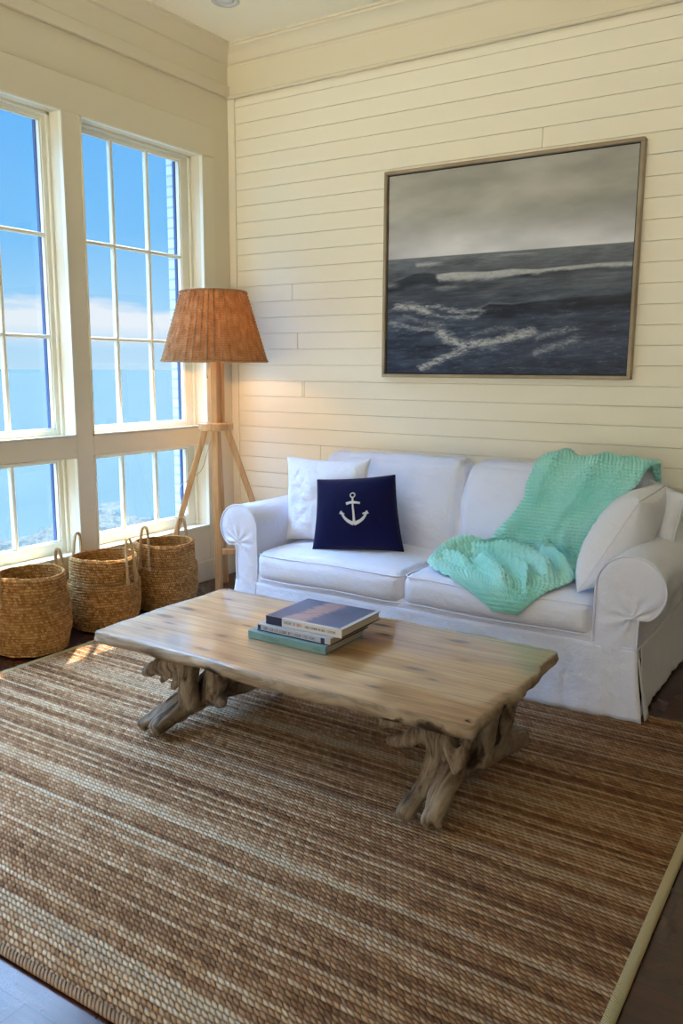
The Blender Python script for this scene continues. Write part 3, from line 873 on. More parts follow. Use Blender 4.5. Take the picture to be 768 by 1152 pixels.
Sa = [0.0, s_of(-.44, 1.052), s_of(-.575, .98), s_of(-.625, .80), s_of(-.645, .68), s_of(-.66, .61), sy(-.72), sy(-.80), sy(-.9), sy(-1.0), sy(-1.09), s_of(-1.19, .475), s_of(-1.199, .405)]
Lx = [2.52, 2.50, 2.48, 2.43, 2.34, 2.28, 2.20, 2.12, 2.10, 2.09, 2.20, 2.42, 2.55]
Rx = [3.06, 3.07, 3.03, 2.87, 2.80, 2.79, 2.80, 2.82, 2.84, 2.84, 2.82, 2.73, 2.66]
s_end = Sa[-1]; ss = np.linspace(0, s_end, NS)
LL = np.interp(ss, Sa, Lx); RR = np.interp(ss, Sa, Rx)
def smooth1(a, k):
    p = np.pad(a, k, mode='edge'); w = np.hanning(2 * k + 1); return np.convolve(p, w / w.sum(), 'valid')
LL = smooth1(LL, 22); RR = smooth1(RR, 22)
wob = .006 * np.sin(ss * 22) + .003 * np.sin(ss * 51 + 1); LL = LL + wob; RR = RR + .6 * wob[::-1]
uu = np.linspace(0, 1, NU); U, S_ = np.meshgrid(uu, ss)
XX = LL[:, None] * (1 - U) + RR[:, None] * U
Hh = np.full_like(XX, .010)
# long soft folds running down the upper part
s_top = Sa[2]; s_bot = s_of(-.65, .64)
upper = 1 - sstep(s_bot - .12, s_bot + .05, S_)
Hh += upper * .016 * (np.sin(U * 11 + 1.0 + S_ * 1.5) * .5 + .5) * (1 - .4 * sstep(.0, s_top, -S_))
Hh += upper * .034 * np.exp(-((U - (.20 - .05 * S_)) / .06) ** 2) * np.clip(1.2 - S_, 0, 1)
Hh += upper * .020 * np.exp(-((U - (.52 + .10 * S_)) / .05) ** 2) * sstep(.1, .5, S_)
Hh += upper * .012 * np.exp(-((U - .78) / .06) ** 2)
# the gathered heap: ridges along polylines in seat coordinates (x, y)
def ridge(pts, w, h, sharp=1.0):
    global Hh
    best = np.full_like(XX, 1e9); tt_ = np.zeros_like(XX)
    q = [(x, s_of(*yz) if isinstance(yz, tuple) else sy(yz)) for x, yz in pts]
    for k in range(len(q) - 1):
        ax, as_ = q[k]; bx_, bs = q[k + 1]; dx, ds = bx_ - ax, bs - as_; L2 = dx * dx + ds * ds
        t = np.clip(((XX - ax) * dx + (S_ - as_) * ds) / L2, 0, 1)
        d = np.hypot(XX - ax - t * dx, S_ - as_ - t * ds)
        m = d < best; best = np.where(m, d, best); tt_ = np.where(m, (k + t) / (len(q) - 1), tt_)
    taper = np.clip(np.sin(np.clip(tt_, .03, .97) * PI), 0, 1) ** .5
    r = 1.25 * h * taper * np.exp(-(best / (w * .82)) ** 2 * sharp)
    Hh = np.maximum(Hh, r + Hh * .35)
ridge([(2.40, (-.64, .70)), (2.27, -.76), (2.18, -.86), (2.13, -1.0)], .055, .085)
ridge([(2.22, -.80), (2.36, -.80), (2.52, -.78), (2.66, -.76)], .045, .075)
ridge([(2.34, -.86), (2.40, -.97), (2.50, -1.07), (2.62, (-1.17, .50))], .040, .062)
ridge([(2.46, -.84), (2.60, -.90), (2.72, -.98), (2.76, -1.08)], .042, .070)
ridge([(2.58, (-.65, .66)), (2.64, -.80), (2.74, -.88), (2.82, -.95)], .035, .080)
ridge([(2.14, -.93), (2.26, -.98), (2.36, -1.03)], .032, .05)
ridge([(2.40, -.90), (2.54, -.95), (2.64, -1.02), (2.70, (-1.17, .50))], .026, .055)
ridge([(2.70, (-.63, .76)), (2.70, (-.66, .62)), (2.74, -.78)], .03, .055)
lowm = sstep(s_bot - .05, s_bot + .1, S_)
Hh += lowm * .020 * (fbm(XX * 7, S_ * 7, 21, 2) - .35)
# edges come down to rest on the sofa
edge = np.minimum(U, 1 - U) * (RR - LL)[:, None]; edge = np.minimum(edge, (s_end - S_) * 1.0)
Hh = np.maximum(Hh, .006) * (1 - np.exp(-np.clip(edge, 0, None) / .012)) + .003
# crochet stitches
cu = U * .62 / .0215; cv = S_ / .0175
odd = np.mod(np.floor(cv), 2)
st = np.abs(np.sin(PI * (cu + .5 * odd))) ** .7 * np.abs(np.sin(PI * cv)) ** .7
Hh = Hh + .0135 * (st - .55)
PP = at_s(S_.ravel()).reshape(S_.shape + (2,))
T = np.gradient(at_s(ss), axis=0); T /= np.linalg.norm(T, axis=1)[:, None]
Ny = T[:, 1]; Nz = -T[:, 0]                   # outward from the sofa
if Nz[NS // 2] < 0: Ny, Nz = -Ny, -Nz
k0 = np.argmin(abs(ss - s_of(-.9, .545)))
if Nz[k0] < 0: Ny, Nz = -Ny, -Nz
G = np.stack([XX, PP[..., 0] + Ny[:, None] * Hh, PP[..., 1] + Nz[:, None] * Hh], -1)
thr = link_mesh('throw_blanket', G.reshape(-1, 3), grid_faces(NS, NU), M['throw'], None, True, np.stack([U.ravel() * .62, S_.ravel()], -1))
tag(thr, 'mint green crochet throw draped over the sofa back and gathered on the seat', 'blanket')

# ------------------------------------------------------------------ coffee table
table = thing('coffee_table', (2.15, -2.04, 0.0135), 'low rustic coffee table with live-edge plank top on driftwood trestles, standing on the jute rug', 'coffee table')
def slab():
    x0, x1, y0, y1, z0, z1 = 1.295, 3.005, -2.475, -1.62, .368, .425
    nx_, ny_ = 170, 90; pts = []
    def outline(s):   # perimeter offset
        return .010 * mn.fractal(Vector((s * 3.1, 1.7, 0)), .8, 2.1, 5)
    def pos(a, b_, lvl):
        x = x0 + (x1 - x0) * a; y = y0 + (y1 - y0) * b_
        e = min(a, 1 - a) * (x1 - x0); f = min(b_, 1 - b_) * (y1 - y0)
        k = math.exp(-f / .05); y += (1 if b_ < .5 else -1) * k * (outline(x * 1.0 + (0 if b_ < .5 else 20)) + .012 * math.sin(x * 4.2 + 1))
        k = math.exp(-e / .05); x += (1 if a < .5 else -1) * k * (outline(y * 1.6 + (40 if a < .5 else 60)) + .006 * math.sin(y * 7))
        # rounded plan corners
        R_ = .032; ex, ey = max(0, R_ - e), max(0, R_ - f); d = math.hypot(ex, ey)
        if d > R_:
            s = R_ / d; x += (ex - ex * s) * (1 if a < .5 else -1); y += (ey - ey * s) * (1 if b_ < .5 else -1)
        return x, y
    # cross-section rings going from top centre outwards, round the edge, to bottom centre
    rings = [(0, z1)]
    n = 360; per = []
    L = 2 * (x1 - x0 + y1 - y0)
    for i in range(n):
        s = L * i / n
        if s < x1 - x0: a, b_ = s / (x1 - x0), 0
        elif s < x1 - x0 + y1 - y0: a, b_ = 1, (s - (x1 - x0)) / (y1 - y0)
        elif s < 2 * (x1 - x0) + y1 - y0: a, b_ = 1 - (s - (x1 - x0 + y1 - y0)) / (x1 - x0), 1
        else: a, b_ = 0, 1 - (s - (2 * (x1 - x0) + y1 - y0)) / (y1 - y0)
        per.append(pos(a, b_, 0))
    per = np.array(per); cen = V3([(x0 + x1) / 2, (y0 + y1) / 2])
    prof = [(-.040, z1), (-.010, z1), (-.0035, z1 - .0022), (.000, z1 - .008), (.004, z1 - .022), (.003, z1 - .034), (-.006, z1 - .046), (-.020, z1 - .054), (-.05, z1 - .058)]
    d = per - cen
    # inward direction: use the outline normal
    t = np.roll(per, -1, 0) - np.roll(per, 1, 0); t /= np.linalg.norm(t, axis=1)[:, None]; nn = np.stack([t[:, 1], -t[:, 0]], -1)
    G = []
    for i in range(n):
        row = []
        for (o_, z) in prof:
            w = .008 * mn.fractal(Vector((per[i, 0] * 7, per[i, 1] * 7, z * 26)), .8, 2.1, 5) * sstep(-.04, -.004, o_)
            lo = .010 * mn.noise(Vector((per[i, 0] * 4, per[i, 1] * 4, 5.))) * (1 if z < z1 - .03 else 0)
            p = per[i] + nn[i] * (o_ + w); row.append((p[0], p[1], z + lo))
        G.append(row)
    b = MB(); b.grid(G, close_u=True)
    # top and bottom plates: rings shrinking towards the middle line
    for j, sg in ((0, 1), (-1, -1)):
        ring0 = np.array([G[i][j] for i in range(n)]); rows = []
        tgt = np.stack([np.clip(ring0[:, 0], x0 + .45, x1 - .45), np.full(n, cen[1]), ring0[:, 2]], -1)
        for q in np.linspace(0, 1, 14):
            r_ = ring0 * (1 - q) + tgt * q
            if j == 0: r_[:, 2] = z1 + np.array([.0022 * mn.noise(Vector((p[0] * 2.2, p[1] * 9, 1.))) for p in r_]) * min(1, q * 5)
            rows.append(r_)
        b.grid(np.array(rows).transpose(1, 0, 2), close_u=True)
    o = b.build('tabletop', M['tabletop'], table, False)
    return autosmooth(o, 45)
# the table material works in table-local coordinates: keep world size by an origin at the room corner
slab_o = slab()

def remesh_build(name, tubes, m, parent, vox=.0075, seed=0, amp=.008):
    b = MB()
    for P, R in tubes:
        P = catmull(np.array(P, dtype=float), max(8, len(P) * 6)); R = np.interp(np.linspace(0, 1, len(P)), np.linspace(0, 1, len(R)), R) * .9
        # irregular radius
        R = [r * (1 + .14 * mn.noise(Vector((p[0] * 14 + seed, p[1] * 14, p[2] * 14)))) for r, p in zip(R, P)]
        # rounded ends
        d0 = (P[0] - P[1]) / np.linalg.norm(P[0] - P[1]); d1 = (P[-1] - P[-2]) / np.linalg.norm(P[-1] - P[-2])
        P2 = [P[0] + d0 * R[0] * .30, P[0] + d0 * R[0] * .18] + list(P) + [P[-1] + d1 * R[-1] * .18, P[-1] + d1 * R[-1] * .30]; R2 = [R[0] * .55, R[0] * .88] + R + [R[-1] * .88, R[-1] * .55]
        b.tube(P2, R2, 14)
    o = b.build(name, m, parent, True)
    md = o.modifiers.new('r', 'REMESH'); md.mode = 'VOXEL'; md.voxel_size = vox; md.use_smooth_shade = True
    sm = o.modifiers.new('s', 'SMOOTH'); sm.iterations = 2; sm.factor = .6
    dg = bpy.context.evaluated_depsgraph_get(); me = bpy.data.meshes.new_from_object(o.evaluated_get(dg))
    o.modifiers.clear(); old = o.data; o.data = me
    n = len(me.vertices); co = np.zeros(n * 3, np.float32); me.vertices.foreach_get('co', co); co = co.reshape(-1, 3)
    no = np.zeros(n * 3, np.float32); me.vertices.foreach_get('normal', no); no = no.reshape(-1, 3)
    for i in range(n):
        p = co[i]
        f = mn.fractal(Vector((p[0] * 26 + seed, p[1] * 9, p[2] * 10)), .8, 2.2, 5); g = mn.noise(Vector((p[0] * 55, p[1] * 16 + seed, p[2] * 18)))
        co[i] = p + no[i] * (amp * f * .9 + amp * .55 * -abs(g))
    me.vertices.foreach_set('co', co.ravel()); me.update()
    me.materials.clear(); me.materials.append(m)
    me.polygons.foreach_set('use_smooth', [True] * len(me.polygons))
    return o

Z0 = .016
# left trestle
remesh_build('leg', [
    ([(1.62, -2.44, Z0 + .045), (1.63, -2.30, Z0 + .085), (1.66, -2.10, Z0 + .12), (1.69, -1.90, Z0 + .10), (1.70, -1.70, Z0 + .06)], [.038, .050, .062, .056, .044]),
    ([(1.545, -2.44, Z0 + .040), (1.58, -2.30, Z0 + .085), (1.64, -2.16, Z0 + .15), (1.66, -2.05, Z0 + .22)], [.034, .044, .05, .055]),
    ([(1.66, -2.28, Z0 + .10), (1.655, -2.28, .22), (1.64, -2.26, .30), (1.63, -2.24, .375)], [.05, .046, .056, .062]),
    ([(1.72, -2.20, Z0 + .12), (1.73, -2.18, .24), (1.76, -2.16, .37)], [.05, .058, .055]),
    ([(1.66, -2.02, Z0 + .12), (1.74, -2.06, .26), (1.80, -2.08, .37)], [.05, .048, .042]),
    ([(1.70, -1.84, Z0 + .08), (1.68, -1.84, .22), (1.67, -1.82, .375)], [.046, .042, .05]),
    ([(1.425, -2.30, .222), (1.48, -2.30, .248), (1.56, -2.29, .285), (1.70, -2.25, .33)], [.026, .034, .044, .050]),
    ([(1.51, -2.29, .196), (1.56, -2.28, .24), (1.62, -2.26, .29)], [.014, .024, .034]),
    ([(1.58, -2.29, .178), (1.60, -2.28, .22), (1.64, -2.26, .28)], [.012, .022, .034]),
    ([(1.86, -2.30, .18), (1.82, -2.26, .16), (1.75, -2.2, .14), (1.68, -2.16, .12)], [.018, .026, .04, .05]) ,
], M['drift'], table, seed=1.)
# right trestle
remesh_build('leg', [
    ([(2.875, -2.455, Z0 + .042), (2.855, -2.36, Z0 + .095), (2.84, -2.20, Z0 + .13), (2.86, -2.00, Z0 + .10), (2.89, -1.72, Z0 + .062)], [.042, .050, .060, .056, .048]),
    ([(2.765, -2.455, Z0 + .036), (2.775, -2.36, Z0 + .075), (2.79, -2.26, Z0 + .15), (2.79, -2.20, .25)], [.034, .036, .050, .062]),
    ([(2.80, -2.24, .18), (2.79, -2.24, .26), (2.76, -2.24, .33), (2.72, -2.22, .38)], [.062, .066, .062, .058]),
    ([(2.60, -2.32, .292), (2.64, -2.31, .296), (2.69, -2.29, .32), (2.77, -2.25, .30)], [.024, .031, .036, .045]),
    ([(2.615, -2.30, .222), (2.66, -2.29, .222), (2.71, -2.27, .245), (2.78, -2.24, .29)], [.020, .029, .033, .045]),
    ([(2.90, -2.36, .205), (2.885, -2.36, .26), (2.85, -2.36, .33), (2.80, -2.35, .385)], [.013, .022, .030, .036]),
    ([(2.90, -2.36, .195), (2.925, -2.34, .28), (2.95, -2.32, .385)], [.016, .022, .030]),
    ([(2.88, -2.10, .12), (2.90, -2.08, .25), (2.91, -2.06, .38)], [.046, .042, .048]),
    ([(2.87, -1.92, .10), (2.88, -1.90, .24), (2.88, -1.88, .38)], [.050, .052, .058]),
], M['drift'], table, seed=7.)

# ------------------------------------------------------------------ books
M['teal'] = m_plain('teal_book_cloth', srgb(108, 142, 140), .55)
M['bookwhite'] = m_plain('off_white_book_paper', srgb(206, 202, 196), .45)
M['booknavy'] = m_plain('navy_book_paper', srgb(24, 34, 66), .35)
M['bookgrey'] = m_plain('grey_book_paper', srgb(176, 178, 182), .45)
M['ink'] = m_plain('black_ink', srgb(46, 46, 54), .5)
M['redink'] = m_plain('red_ink', srgb(178, 92, 84), .5)
M['tealink'] = m_plain('dark_teal_ink', srgb(78, 124, 120), .5)
M['brownboard'] = m_plain('brown_book_board', srgb(78, 54, 44), .5)
def m_pages():
    n = NT('page_block'); c = n.coord(); s = n.node('ShaderNodeSeparateXYZ', {0: c})
    f = n.noise(n.mapping(c, (3, 3, 900)), 1, 2)
    return n.set(color=n.mix(f, srgb(176, 168, 150), srgb(214, 206, 188)), rough=.8)
M['pages'] = m_pages()
def m_cover():
    n = NT('navy_photo_cover'); c = n.coord()
    s = n.node('ShaderNodeSeparateXYZ', {0: c}); X_, Y_ = s.outputs['X'], s.outputs['Y']
    # pinkish streak running across a blue cover (a printed picture)
    nz = n.noise(n.mapping(c, (12, 50, 1), rot=(0, 0, .1)), 1, 5)
    d = n.math('ABSOLUTE', n.math('ADD', X_, n.math('ADD', n.math('MULTIPLY', Y_, -.12), n.math('MULTIPLY', nz, .07))))
    f = n.node('ShaderNodeMapRange', {0: d, 1: .035, 2: .06, 3: .8, 4: 0.}).outputs[0]
    base = n.mix(n.noise(c, 9, 3), srgb(50, 66, 106), srgb(88, 104, 142))
    st = n.ramp(nz, [(.3, srgb(178, 110, 104)), (.5, srgb(196, 160, 146)), (.7, srgb(150, 140, 150))])
    return n.set(color=n.mix(f, base, st), rough=.3, spec=.5)
M['cover'] = m_cover()

def marks(parent, x0, x1, y, z, h, m, seed, name='spine_lettering', words=6):
    """worn, unreadable lettering: short strokes of a line of small type on a spine facing -y"""
    r = random.Random(seed); b = MB(); x = x0
    while x < x1 - .003:
        for _ in range(r.randint(4, 8)):
            if x > x1: break
            w = r.uniform(.0028, .0048)
            k = r.choice('IHOLTE')
            if k in 'IHLTE': b.box((x, y - .0004, z), (x + .0011, y, z + h))
            if k in 'HO': b.box((x + w - .0011, y - .0004, z), (x + w, y, z + h))
            if k in 'OLE': b.box((x, y - .0004, z), (x + w, y, z + .0011))
            if k in 'OTE': b.box((x, y - .0004, z + h - .0011), (x + w, y, z + h))
            if k in 'HE': b.box((x, y - .0004, z + h / 2 - .0005), (x + w, y, z + h / 2 + .0006))
            x += w + .0014
        x += .006
    return b.build(name, m, parent)

def book(x0, x1, y0, y1, z0, z1, label, cover_m, spine_m, back_m=None, rot=0):
    """spine faces -y; origin at base"""
    cx, cy = (x0 + x1) / 2, (y0 + y1) / 2
    t = thing('book', (cx, cy, z0), label, 'book', 'books stacked on the coffee table'); t.rotation_euler = (0, 0, rot)
    def loc(bm_, name, m): 
        return bm_.build(name, m, t, world=False)
    hx, hy, h = (x1 - x0) / 2, (y1 - y0) / 2, z1 - z0; c = .0028
    p = MB(); p.box((-hx + .004, -hy + .003, c), (hx - .005, hy - .006, h - c), .0008); loc(p, 'pages', M['pages'])
    f = MB(); f.box((-hx, -hy, h - c), (hx, hy, h), .0010); loc(f, 'front_cover', cover_m)
    f = MB(); f.box((-hx, -hy, 0), (hx, hy, c), .0010); loc(f, 'back_cover', back_m or cover_m)
    f = MB(); f.box((-hx, -hy - .0016, 0), (hx, -hy + .002, h), .0014); loc(f, 'spine', spine_m)
    return t, hx, hy, h
zt = .4255
t, hx, hy, h = book(1.893, 2.272, -2.175, -1.90, zt, zt + .032, 'teal hardcover book lying flat on the table, bottom of the stack', M['teal'], M['teal'])
def lmarks(t, *a, **k):
    t_rot = t.rotation_euler.copy(); 
    o = marks(None, *a, **k); o.parent = t; return o
lmarks(t, -.12, -.03, -hy - .0018, .010, .010, M['tealink'], 3); lmarks(t, .13, .165, -hy - .0018, .012, .007, M['tealink'], 5)
t2, hx, hy, h = book(1.925, 2.282, -2.155, -1.875, zt + .0325, zt + .0325 + .029, 'grey and white book in the middle of the stack on the table', M['bookgrey'], M['bookgrey'], M['brownboard'], -.01)
lmarks(t2, -.145, .115, -hy - .0018, .009, .011, M['ink'], 8)
b = MB(); b.box((-hx + .004, -hy - .0021, .006), (-hx + .018, -hy - .0014, .024)); b.build('spine_block', M['booknavy'], t2, world=False)
b = MB(); b.box((hx - .045, -hy - .0021, .004), (hx - .027, -hy - .0014, .025)); o = b.build('spine_block', M['booknavy'], t2, world=False)
b = MB(); b.box((-hx, -hy - .0020, 0), (hx, -hy + .0008, .0045)); o = b.build('spine_band', M['booknavy'], t2, world=False)
t3, hx, hy, h = book(1.955, 2.315, -2.135, -1.835, zt + .062, zt + .062 + .034, 'navy and white hardcover book with a pink streaked cover, topmost of the stack', M['cover'], M['bookwhite'], M['brownboard'], .015)
b = MB(); b.box((-hx - .0004, -hy - .0022, -.0002), (-hx + .078, -hy - .0010, h + .0002)); b.build('spine_block', M['booknavy'], t3, world=False)
b = MB(); b.box((hx - .018, -hy, h), (hx + .0006, hy, h + .0006)); b.box((-hx + .078, -hy, h), (hx, -hy + .010, h + .0006)); b.build('cover_edge', M['bookwhite'], t3, world=False)
lmarks(t3, -hx + .088, -hx + .145, -hy - .0020, .014, .010, M['ink'], 12); lmarks(t3, -hx + .150, -hx + .182, -hy - .0020, .013, .012, M['redink'], 15)
lmarks(t3, -hx + .19, hx - .02, -hy - .0020, .013, .009, M['ink'], 18)

# ------------------------------------------------------------------ baskets
def basket_mesh(seed):
    rows = 27; per = 9; nth = 360; Hb = .42
    zc = []; rc = []; vv = []
    def radius(z):
        t = z / Hb
        r = .172 + .021 * sstep(0, .35, t) + .004 * math.sin(t * 3)
        return r
    for i in range(rows * per + 1):
        k = i / per; z = .006 + (Hb - .006) * k / rows
        bump_ = abs(math.sin(PI * k)) ** .6 * .0075
        r = float(radius(z)) + bump_
        if z > .285: r -= .013        # upper collar sits inside the lower body
        zc.append(z); rc.append(r); vv.append(k)
    # round over the rim and down the inside
    ro = rc[-1]
    for a in np.linspace(0, PI, 8)[1:]:
        zc.append(Hb + .008 * math.sin(a)); rc.append(ro - .008 + .008 * math.cos(a)); vv.append(rows + .5)
    for i in range(1, 26 * 4 + 1):
        k = i / 4; z = Hb - k * .0155; 
        zc.append(z); rc.append(float(radius(max(z, 0))) - .026 - abs(math.sin(PI * k)) ** .6 * -.004 - .004); vv.append(rows + 1 + k)
        if z < .02: break
    zc.append(.014); rc.append(.001); vv.append(90)
    zc = np.array(zc); rc = np.array(rc)
    th = np.linspace(0, 2 * PI, nth, endpoint=False)
    TH, ZC = np.meshgrid(th, zc); RC = np.repeat(rc[:, None], nth, 1); VV = np.repeat(np.array(vv)[:, None], nth, 1)
    row = np.floor(VV)
    tw = .0016 * np.abs(np.sin(TH * 60 + row * 1.3 + VV * 2.4)) ** .8
    lump = .004 * (vnoise(TH * 1.9 + seed, ZC * 7 + seed, seed) - .5) + .0025 * (vnoise(TH * 7, VV * .9, seed + 3) - .5)
    oval = 1 + .018 * np.cos(2 * TH + seed)
    R_ = (RC + np.where(RC > .02, tw + lump, 0)) * oval
    ZZ = ZC + .005 * np.sin(TH * 2 + seed) * ZC / Hb + .0012 * np.sin(TH * 9 + seed + row)
    Vb = np.stack([R_ * np.cos(TH), R_ * np.sin(TH), ZZ], -1).reshape(-1, 3)
    F = grid_faces(len(zc), nth, close_v=True)
    uvs = np.stack([TH.ravel() / (2 * PI), VV.ravel()], -1)
    return Vb, F, uvs
def make_basket(loc, rz, label, seed, hz):
    t = thing('storage_basket', loc, label, 'basket', 'woven rope baskets under the window'); t.rotation_euler = (0, 0, rz)
    Vb, F, uvs = basket_mesh(seed)
    link_mesh('body', Vb, F, M['basket'], t, True, uvs, world=False)
    for a0 in (0, PI):
        b = MB(); P = []
        r0 = .193
        # a rope loop: up from the collar seam, over the rim and back down
        for u in np.linspace(0, 1, 26):
            w = (u - .5) * 2; ang = a0 + w * .24 * (1 - .25 * abs(w) ** 3)
            z = .285 + (hz - .285) * (1 - abs(w) ** 3.2) ; rr = r0 + .008 - .012 * (z - .3) / .15
            P.append((rr * math.cos(ang), rr * math.sin(ang), z))
        for d in (0, .009):
            b.tube([(x * (1 + d * 4.0), y * (1 + d * 4.0), z - d * .3) for x, y, z in P], .0062, 8)
        # knots where the loop is tied in
        for P_ in (P[0], P[-1]):
            q = V3(P_); b.tube([q + V3([0, 0, .016]), q + V3([.0, 0, .004]), q - V3([0, 0, .012])], [.008, .013, .007], 8)
        b.build('handle', M['rope'], t, True, world=False)
    # the thick rope ledge between collar and body
    b = MB(); b.tube([(.191 * math.cos(a), .191 * math.sin(a), .284 + .003 * math.sin(3 * a + seed)) for a in np.linspace(0, 2 * PI, 90, endpoint=False)], .0075, 8, True)
    b.build('ledge', M['basket'], t, True, world=False)
    return t
make_basket((.226, -1.965, .001), math.radians(-93), 'leftmost of the three woven rope baskets under the window, cut off by the picture edge', 1, .52)
make_basket((.226, -1.455, .001), math.radians(9), 'middle one of the three woven rope baskets standing under the window', 5, .54)
make_basket((.232, -.965, .001), math.radians(97), 'rightmost woven rope basket, standing in front of the tripod floor lamp', 9, .545)

# ------------------------------------------------------------------ floor lamp
LX, LY = .315, -.545
lamp = thing('floor_lamp', (LX, LY, 0), 'lit tripod floor lamp with pale wood legs and woven rattan shade in the corner', 'floor lamp')
def beam(P0, P1, w0, w1, name, rot=0, m=None, bevel=.004):
    """a square timber from P0 to P1"""
    P0, P1 = V3(P0, dtype=float), V3(P1, dtype=float); T_ = P1 - P0; T_ /= np.linalg.norm(T_)
    up = V3([math.cos(rot), math.sin(rot), 0]); Nn = up - T_ * (up @ T_); Nn /= np.linalg.norm(Nn); B_ = np.cross(T_, Nn)
    b = MB(); G = []
    for p, w in ((P0, w0), (P1, w1)):
        ring = []
        for (a, e) in ((-1, -.75), (-.75, -1), (.75, -1), (1, -.75), (1, .75), (.75, 1), (-.75, 1), (-1, .75)):
            ring.append(p + (Nn * a + B_ * e) * w)
        G.append(ring)
    b.grid(G, close_v=True); b.add(G[0], [tuple(range(8))]); b.add(G[1], [tuple(range(8))])
    return b.build(name, m or M['lightwood'], lamp)
vd = V3([-.65, .76]); pd = V3([.76, .65])          # away from / across the viewer's line, only used to set the tripod's turn
hubz = 1.13
beam((LX + .005, LY - .005, .0), (LX, LY, 1.62), .021, .024, 'centre_post', rot=.25)
beam((LX - .155, LY + .25, 0), (LX - .03, LY + .04, hubz), .018, .020, 'leg', rot=.25)
for sgn, foot in ((-1, .40), (1, .44)):
    fx, fy = LX + sgn * pd[0] * foot, LY + sgn * pd[1] * foot
    beam((fx, fy, .0), (LX + sgn * pd[0] * .065, LY + sgn * pd[1] * .065, hubz), .017, .020, 'leg', rot=.7)
beam((LX + .012, LY + .048, hubz), (LX + .012, LY + .048, 1.56), .015, .015, 'upper_rod', rot=.25)
b = MB(); n = 40
b.grid([[(LX + r * math.cos(2 * PI * k / n), LY + r * math.sin(2 * PI * k / n), z) for r, z in ((.001, hubz - .026), (.108, hubz - .026), (.113, hubz - .022), (.113, hubz + .018), (.108, hubz + .022), (.001, hubz + .022))] for k in range(n)], close_u=True)
autosmooth(b.build('hub', M['lightwood'], lamp), 30)
beam((LX - .005, LY + .02, .285), (LX + .24, LY + .18, .285), .020, .020, 'brace', rot=.7)
b = MB(); b.box((LX - .05, LY - .06, 1.545), (LX + .05, LY + .06, 1.56)); 
b = MB(); b.tube([(LX, LY, 1.60), (LX, LY, 1.66)], [.022, .022], 16); b.build('socket', m_plain('black_socket', srgb(20, 18, 18), .5), lamp, True)
b = MB(); b.tube([(LX + .0, LY, 1.575), (LX, LY, 1.60)], [.034, .034], 20); autosmooth(b.build('cap', m_plain('dark_cap', srgb(40, 34, 30), .4), lamp), 30)
# bulb
b = MB(); b.grid([[(LX + r * math.cos(2 * PI * k / 20), LY + r * math.sin(2 * PI * k / 20), z) for r, z in ((.012, 1.66), (.016, 1.68), (.028, 1.705), (.031, 1.725), (.027, 1.747), (.015, 1.762), (.001, 1.766))] for k in range(20)], close_u=True)
n_ = NT('warm_bulb'); bulb_m = n_.set(color=(1, .8, .5, 1), emit=(1., .52, .2, 1), emits=12.)
b.build('bulb', bulb_m, lamp, True)
# shade
nth, nz_ = 784, 300; zb_, zt_ = 1.545, 1.985; rb, rt = .335, .203
th = np.linspace(0, 2 * PI, nth, endpoint=False); t_ = np.linspace(0, 1, nz_); TH, TT_ = np.meshgrid(th, t_)
ribs = 44; rowsS = 40
rib = np.exp(-((np.mod(TH / (2 * PI) * ribs + .5, 1) - .5) / .11) ** 2)
wv = np.cos(TH / 2 * ribs + PI * np.floor(TT_ * rowsS)) * .0022 + np.abs(np.sin(PI * TT_ * rowsS)) ** .7 * .0022 * (1 - .3 * rib)
R_ = rb + (rt - rb) * TT_ + wv + rib * .006 + .002 * (vnoise(TH * 12, TT_ * 30, 4) - .5)
rim = sstep(.978, .985, TT_) + (1 - sstep(.015, .022, TT_)); R_ = R_ * (1 - rim * 0) + rim * .004
ZZ = zb_ + (zt_ - zb_) * TT_ + .0012 * np.sin(TH * 5)
Vs = np.stack([LX + R_ * np.cos(TH), LY + R_ * np.sin(TH), ZZ], -1).reshape(-1, 3)
# inner wall, a little smaller
shade = link_mesh('lamp_shade', Vs, grid_faces(nz_, nth, close_v=True), M['shade'], lamp, True, np.stack([TH.ravel() / (2 * PI), TT_.ravel()], -1))
b = MB(); b.tube([(LX + (rb + .002) * math.cos(a), LY + (rb + .002) * math.sin(a), zb_ + .001) for a in np.linspace(0, 2 * PI, 96, endpoint=False)], .0045, 8, True)
b.build('rim', m_plain('rattan_rim', srgb(150, 110, 68), .6), shade, True)
b = MB(); b.tube([(LX + (rt + .002) * math.cos(a), LY + (rt + .002) * math.sin(a), zt_ - .001) for a in np.linspace(0, 2 * PI, 96, endpoint=False)], .0045, 8, True)
b.build('rim', m_plain('rattan_rim_top', srgb(150, 110, 68), .6), shade, True)
b = MB(); b.grid([[(LX + r * math.cos(2 * PI * k / 60), LY + r * math.sin(2 * PI * k / 60), 1.972) for r in (.002, .06, .12, .18, .203)] for k in range(60)], close_u=True)
b.build('top_cover', m_plain('woven_cap', srgb(150, 112, 70), .8), shade, True)
# pull cord and flex
b = MB(); b.tube([(LX - .022, LY - .050, 1.56), (LX - .023, LY - .052, 1.47), (LX - .022, LY - .050, 1.44)], [.0018, .0018, .004], 6); b.build('pull_cord', m_plain('grey_cord', srgb(120, 110, 100), .6), lamp, True)
b = MB(); b.tube(catmull([(LX - .02, LY + .02, 1.10), (LX - .045, LY - .03, .98), (LX - .09, LY - .05, .84), (LX - .17, LY - .09, .77), (LX - .22, LY - .12, .70), (LX - .20, LY - .08, .40), (LX - .24, LY - .02, .03)], 60), .0022, 6); b.build('power_cord', m_plain('clear_flex', srgb(180, 170, 150), .5), lamp, True)

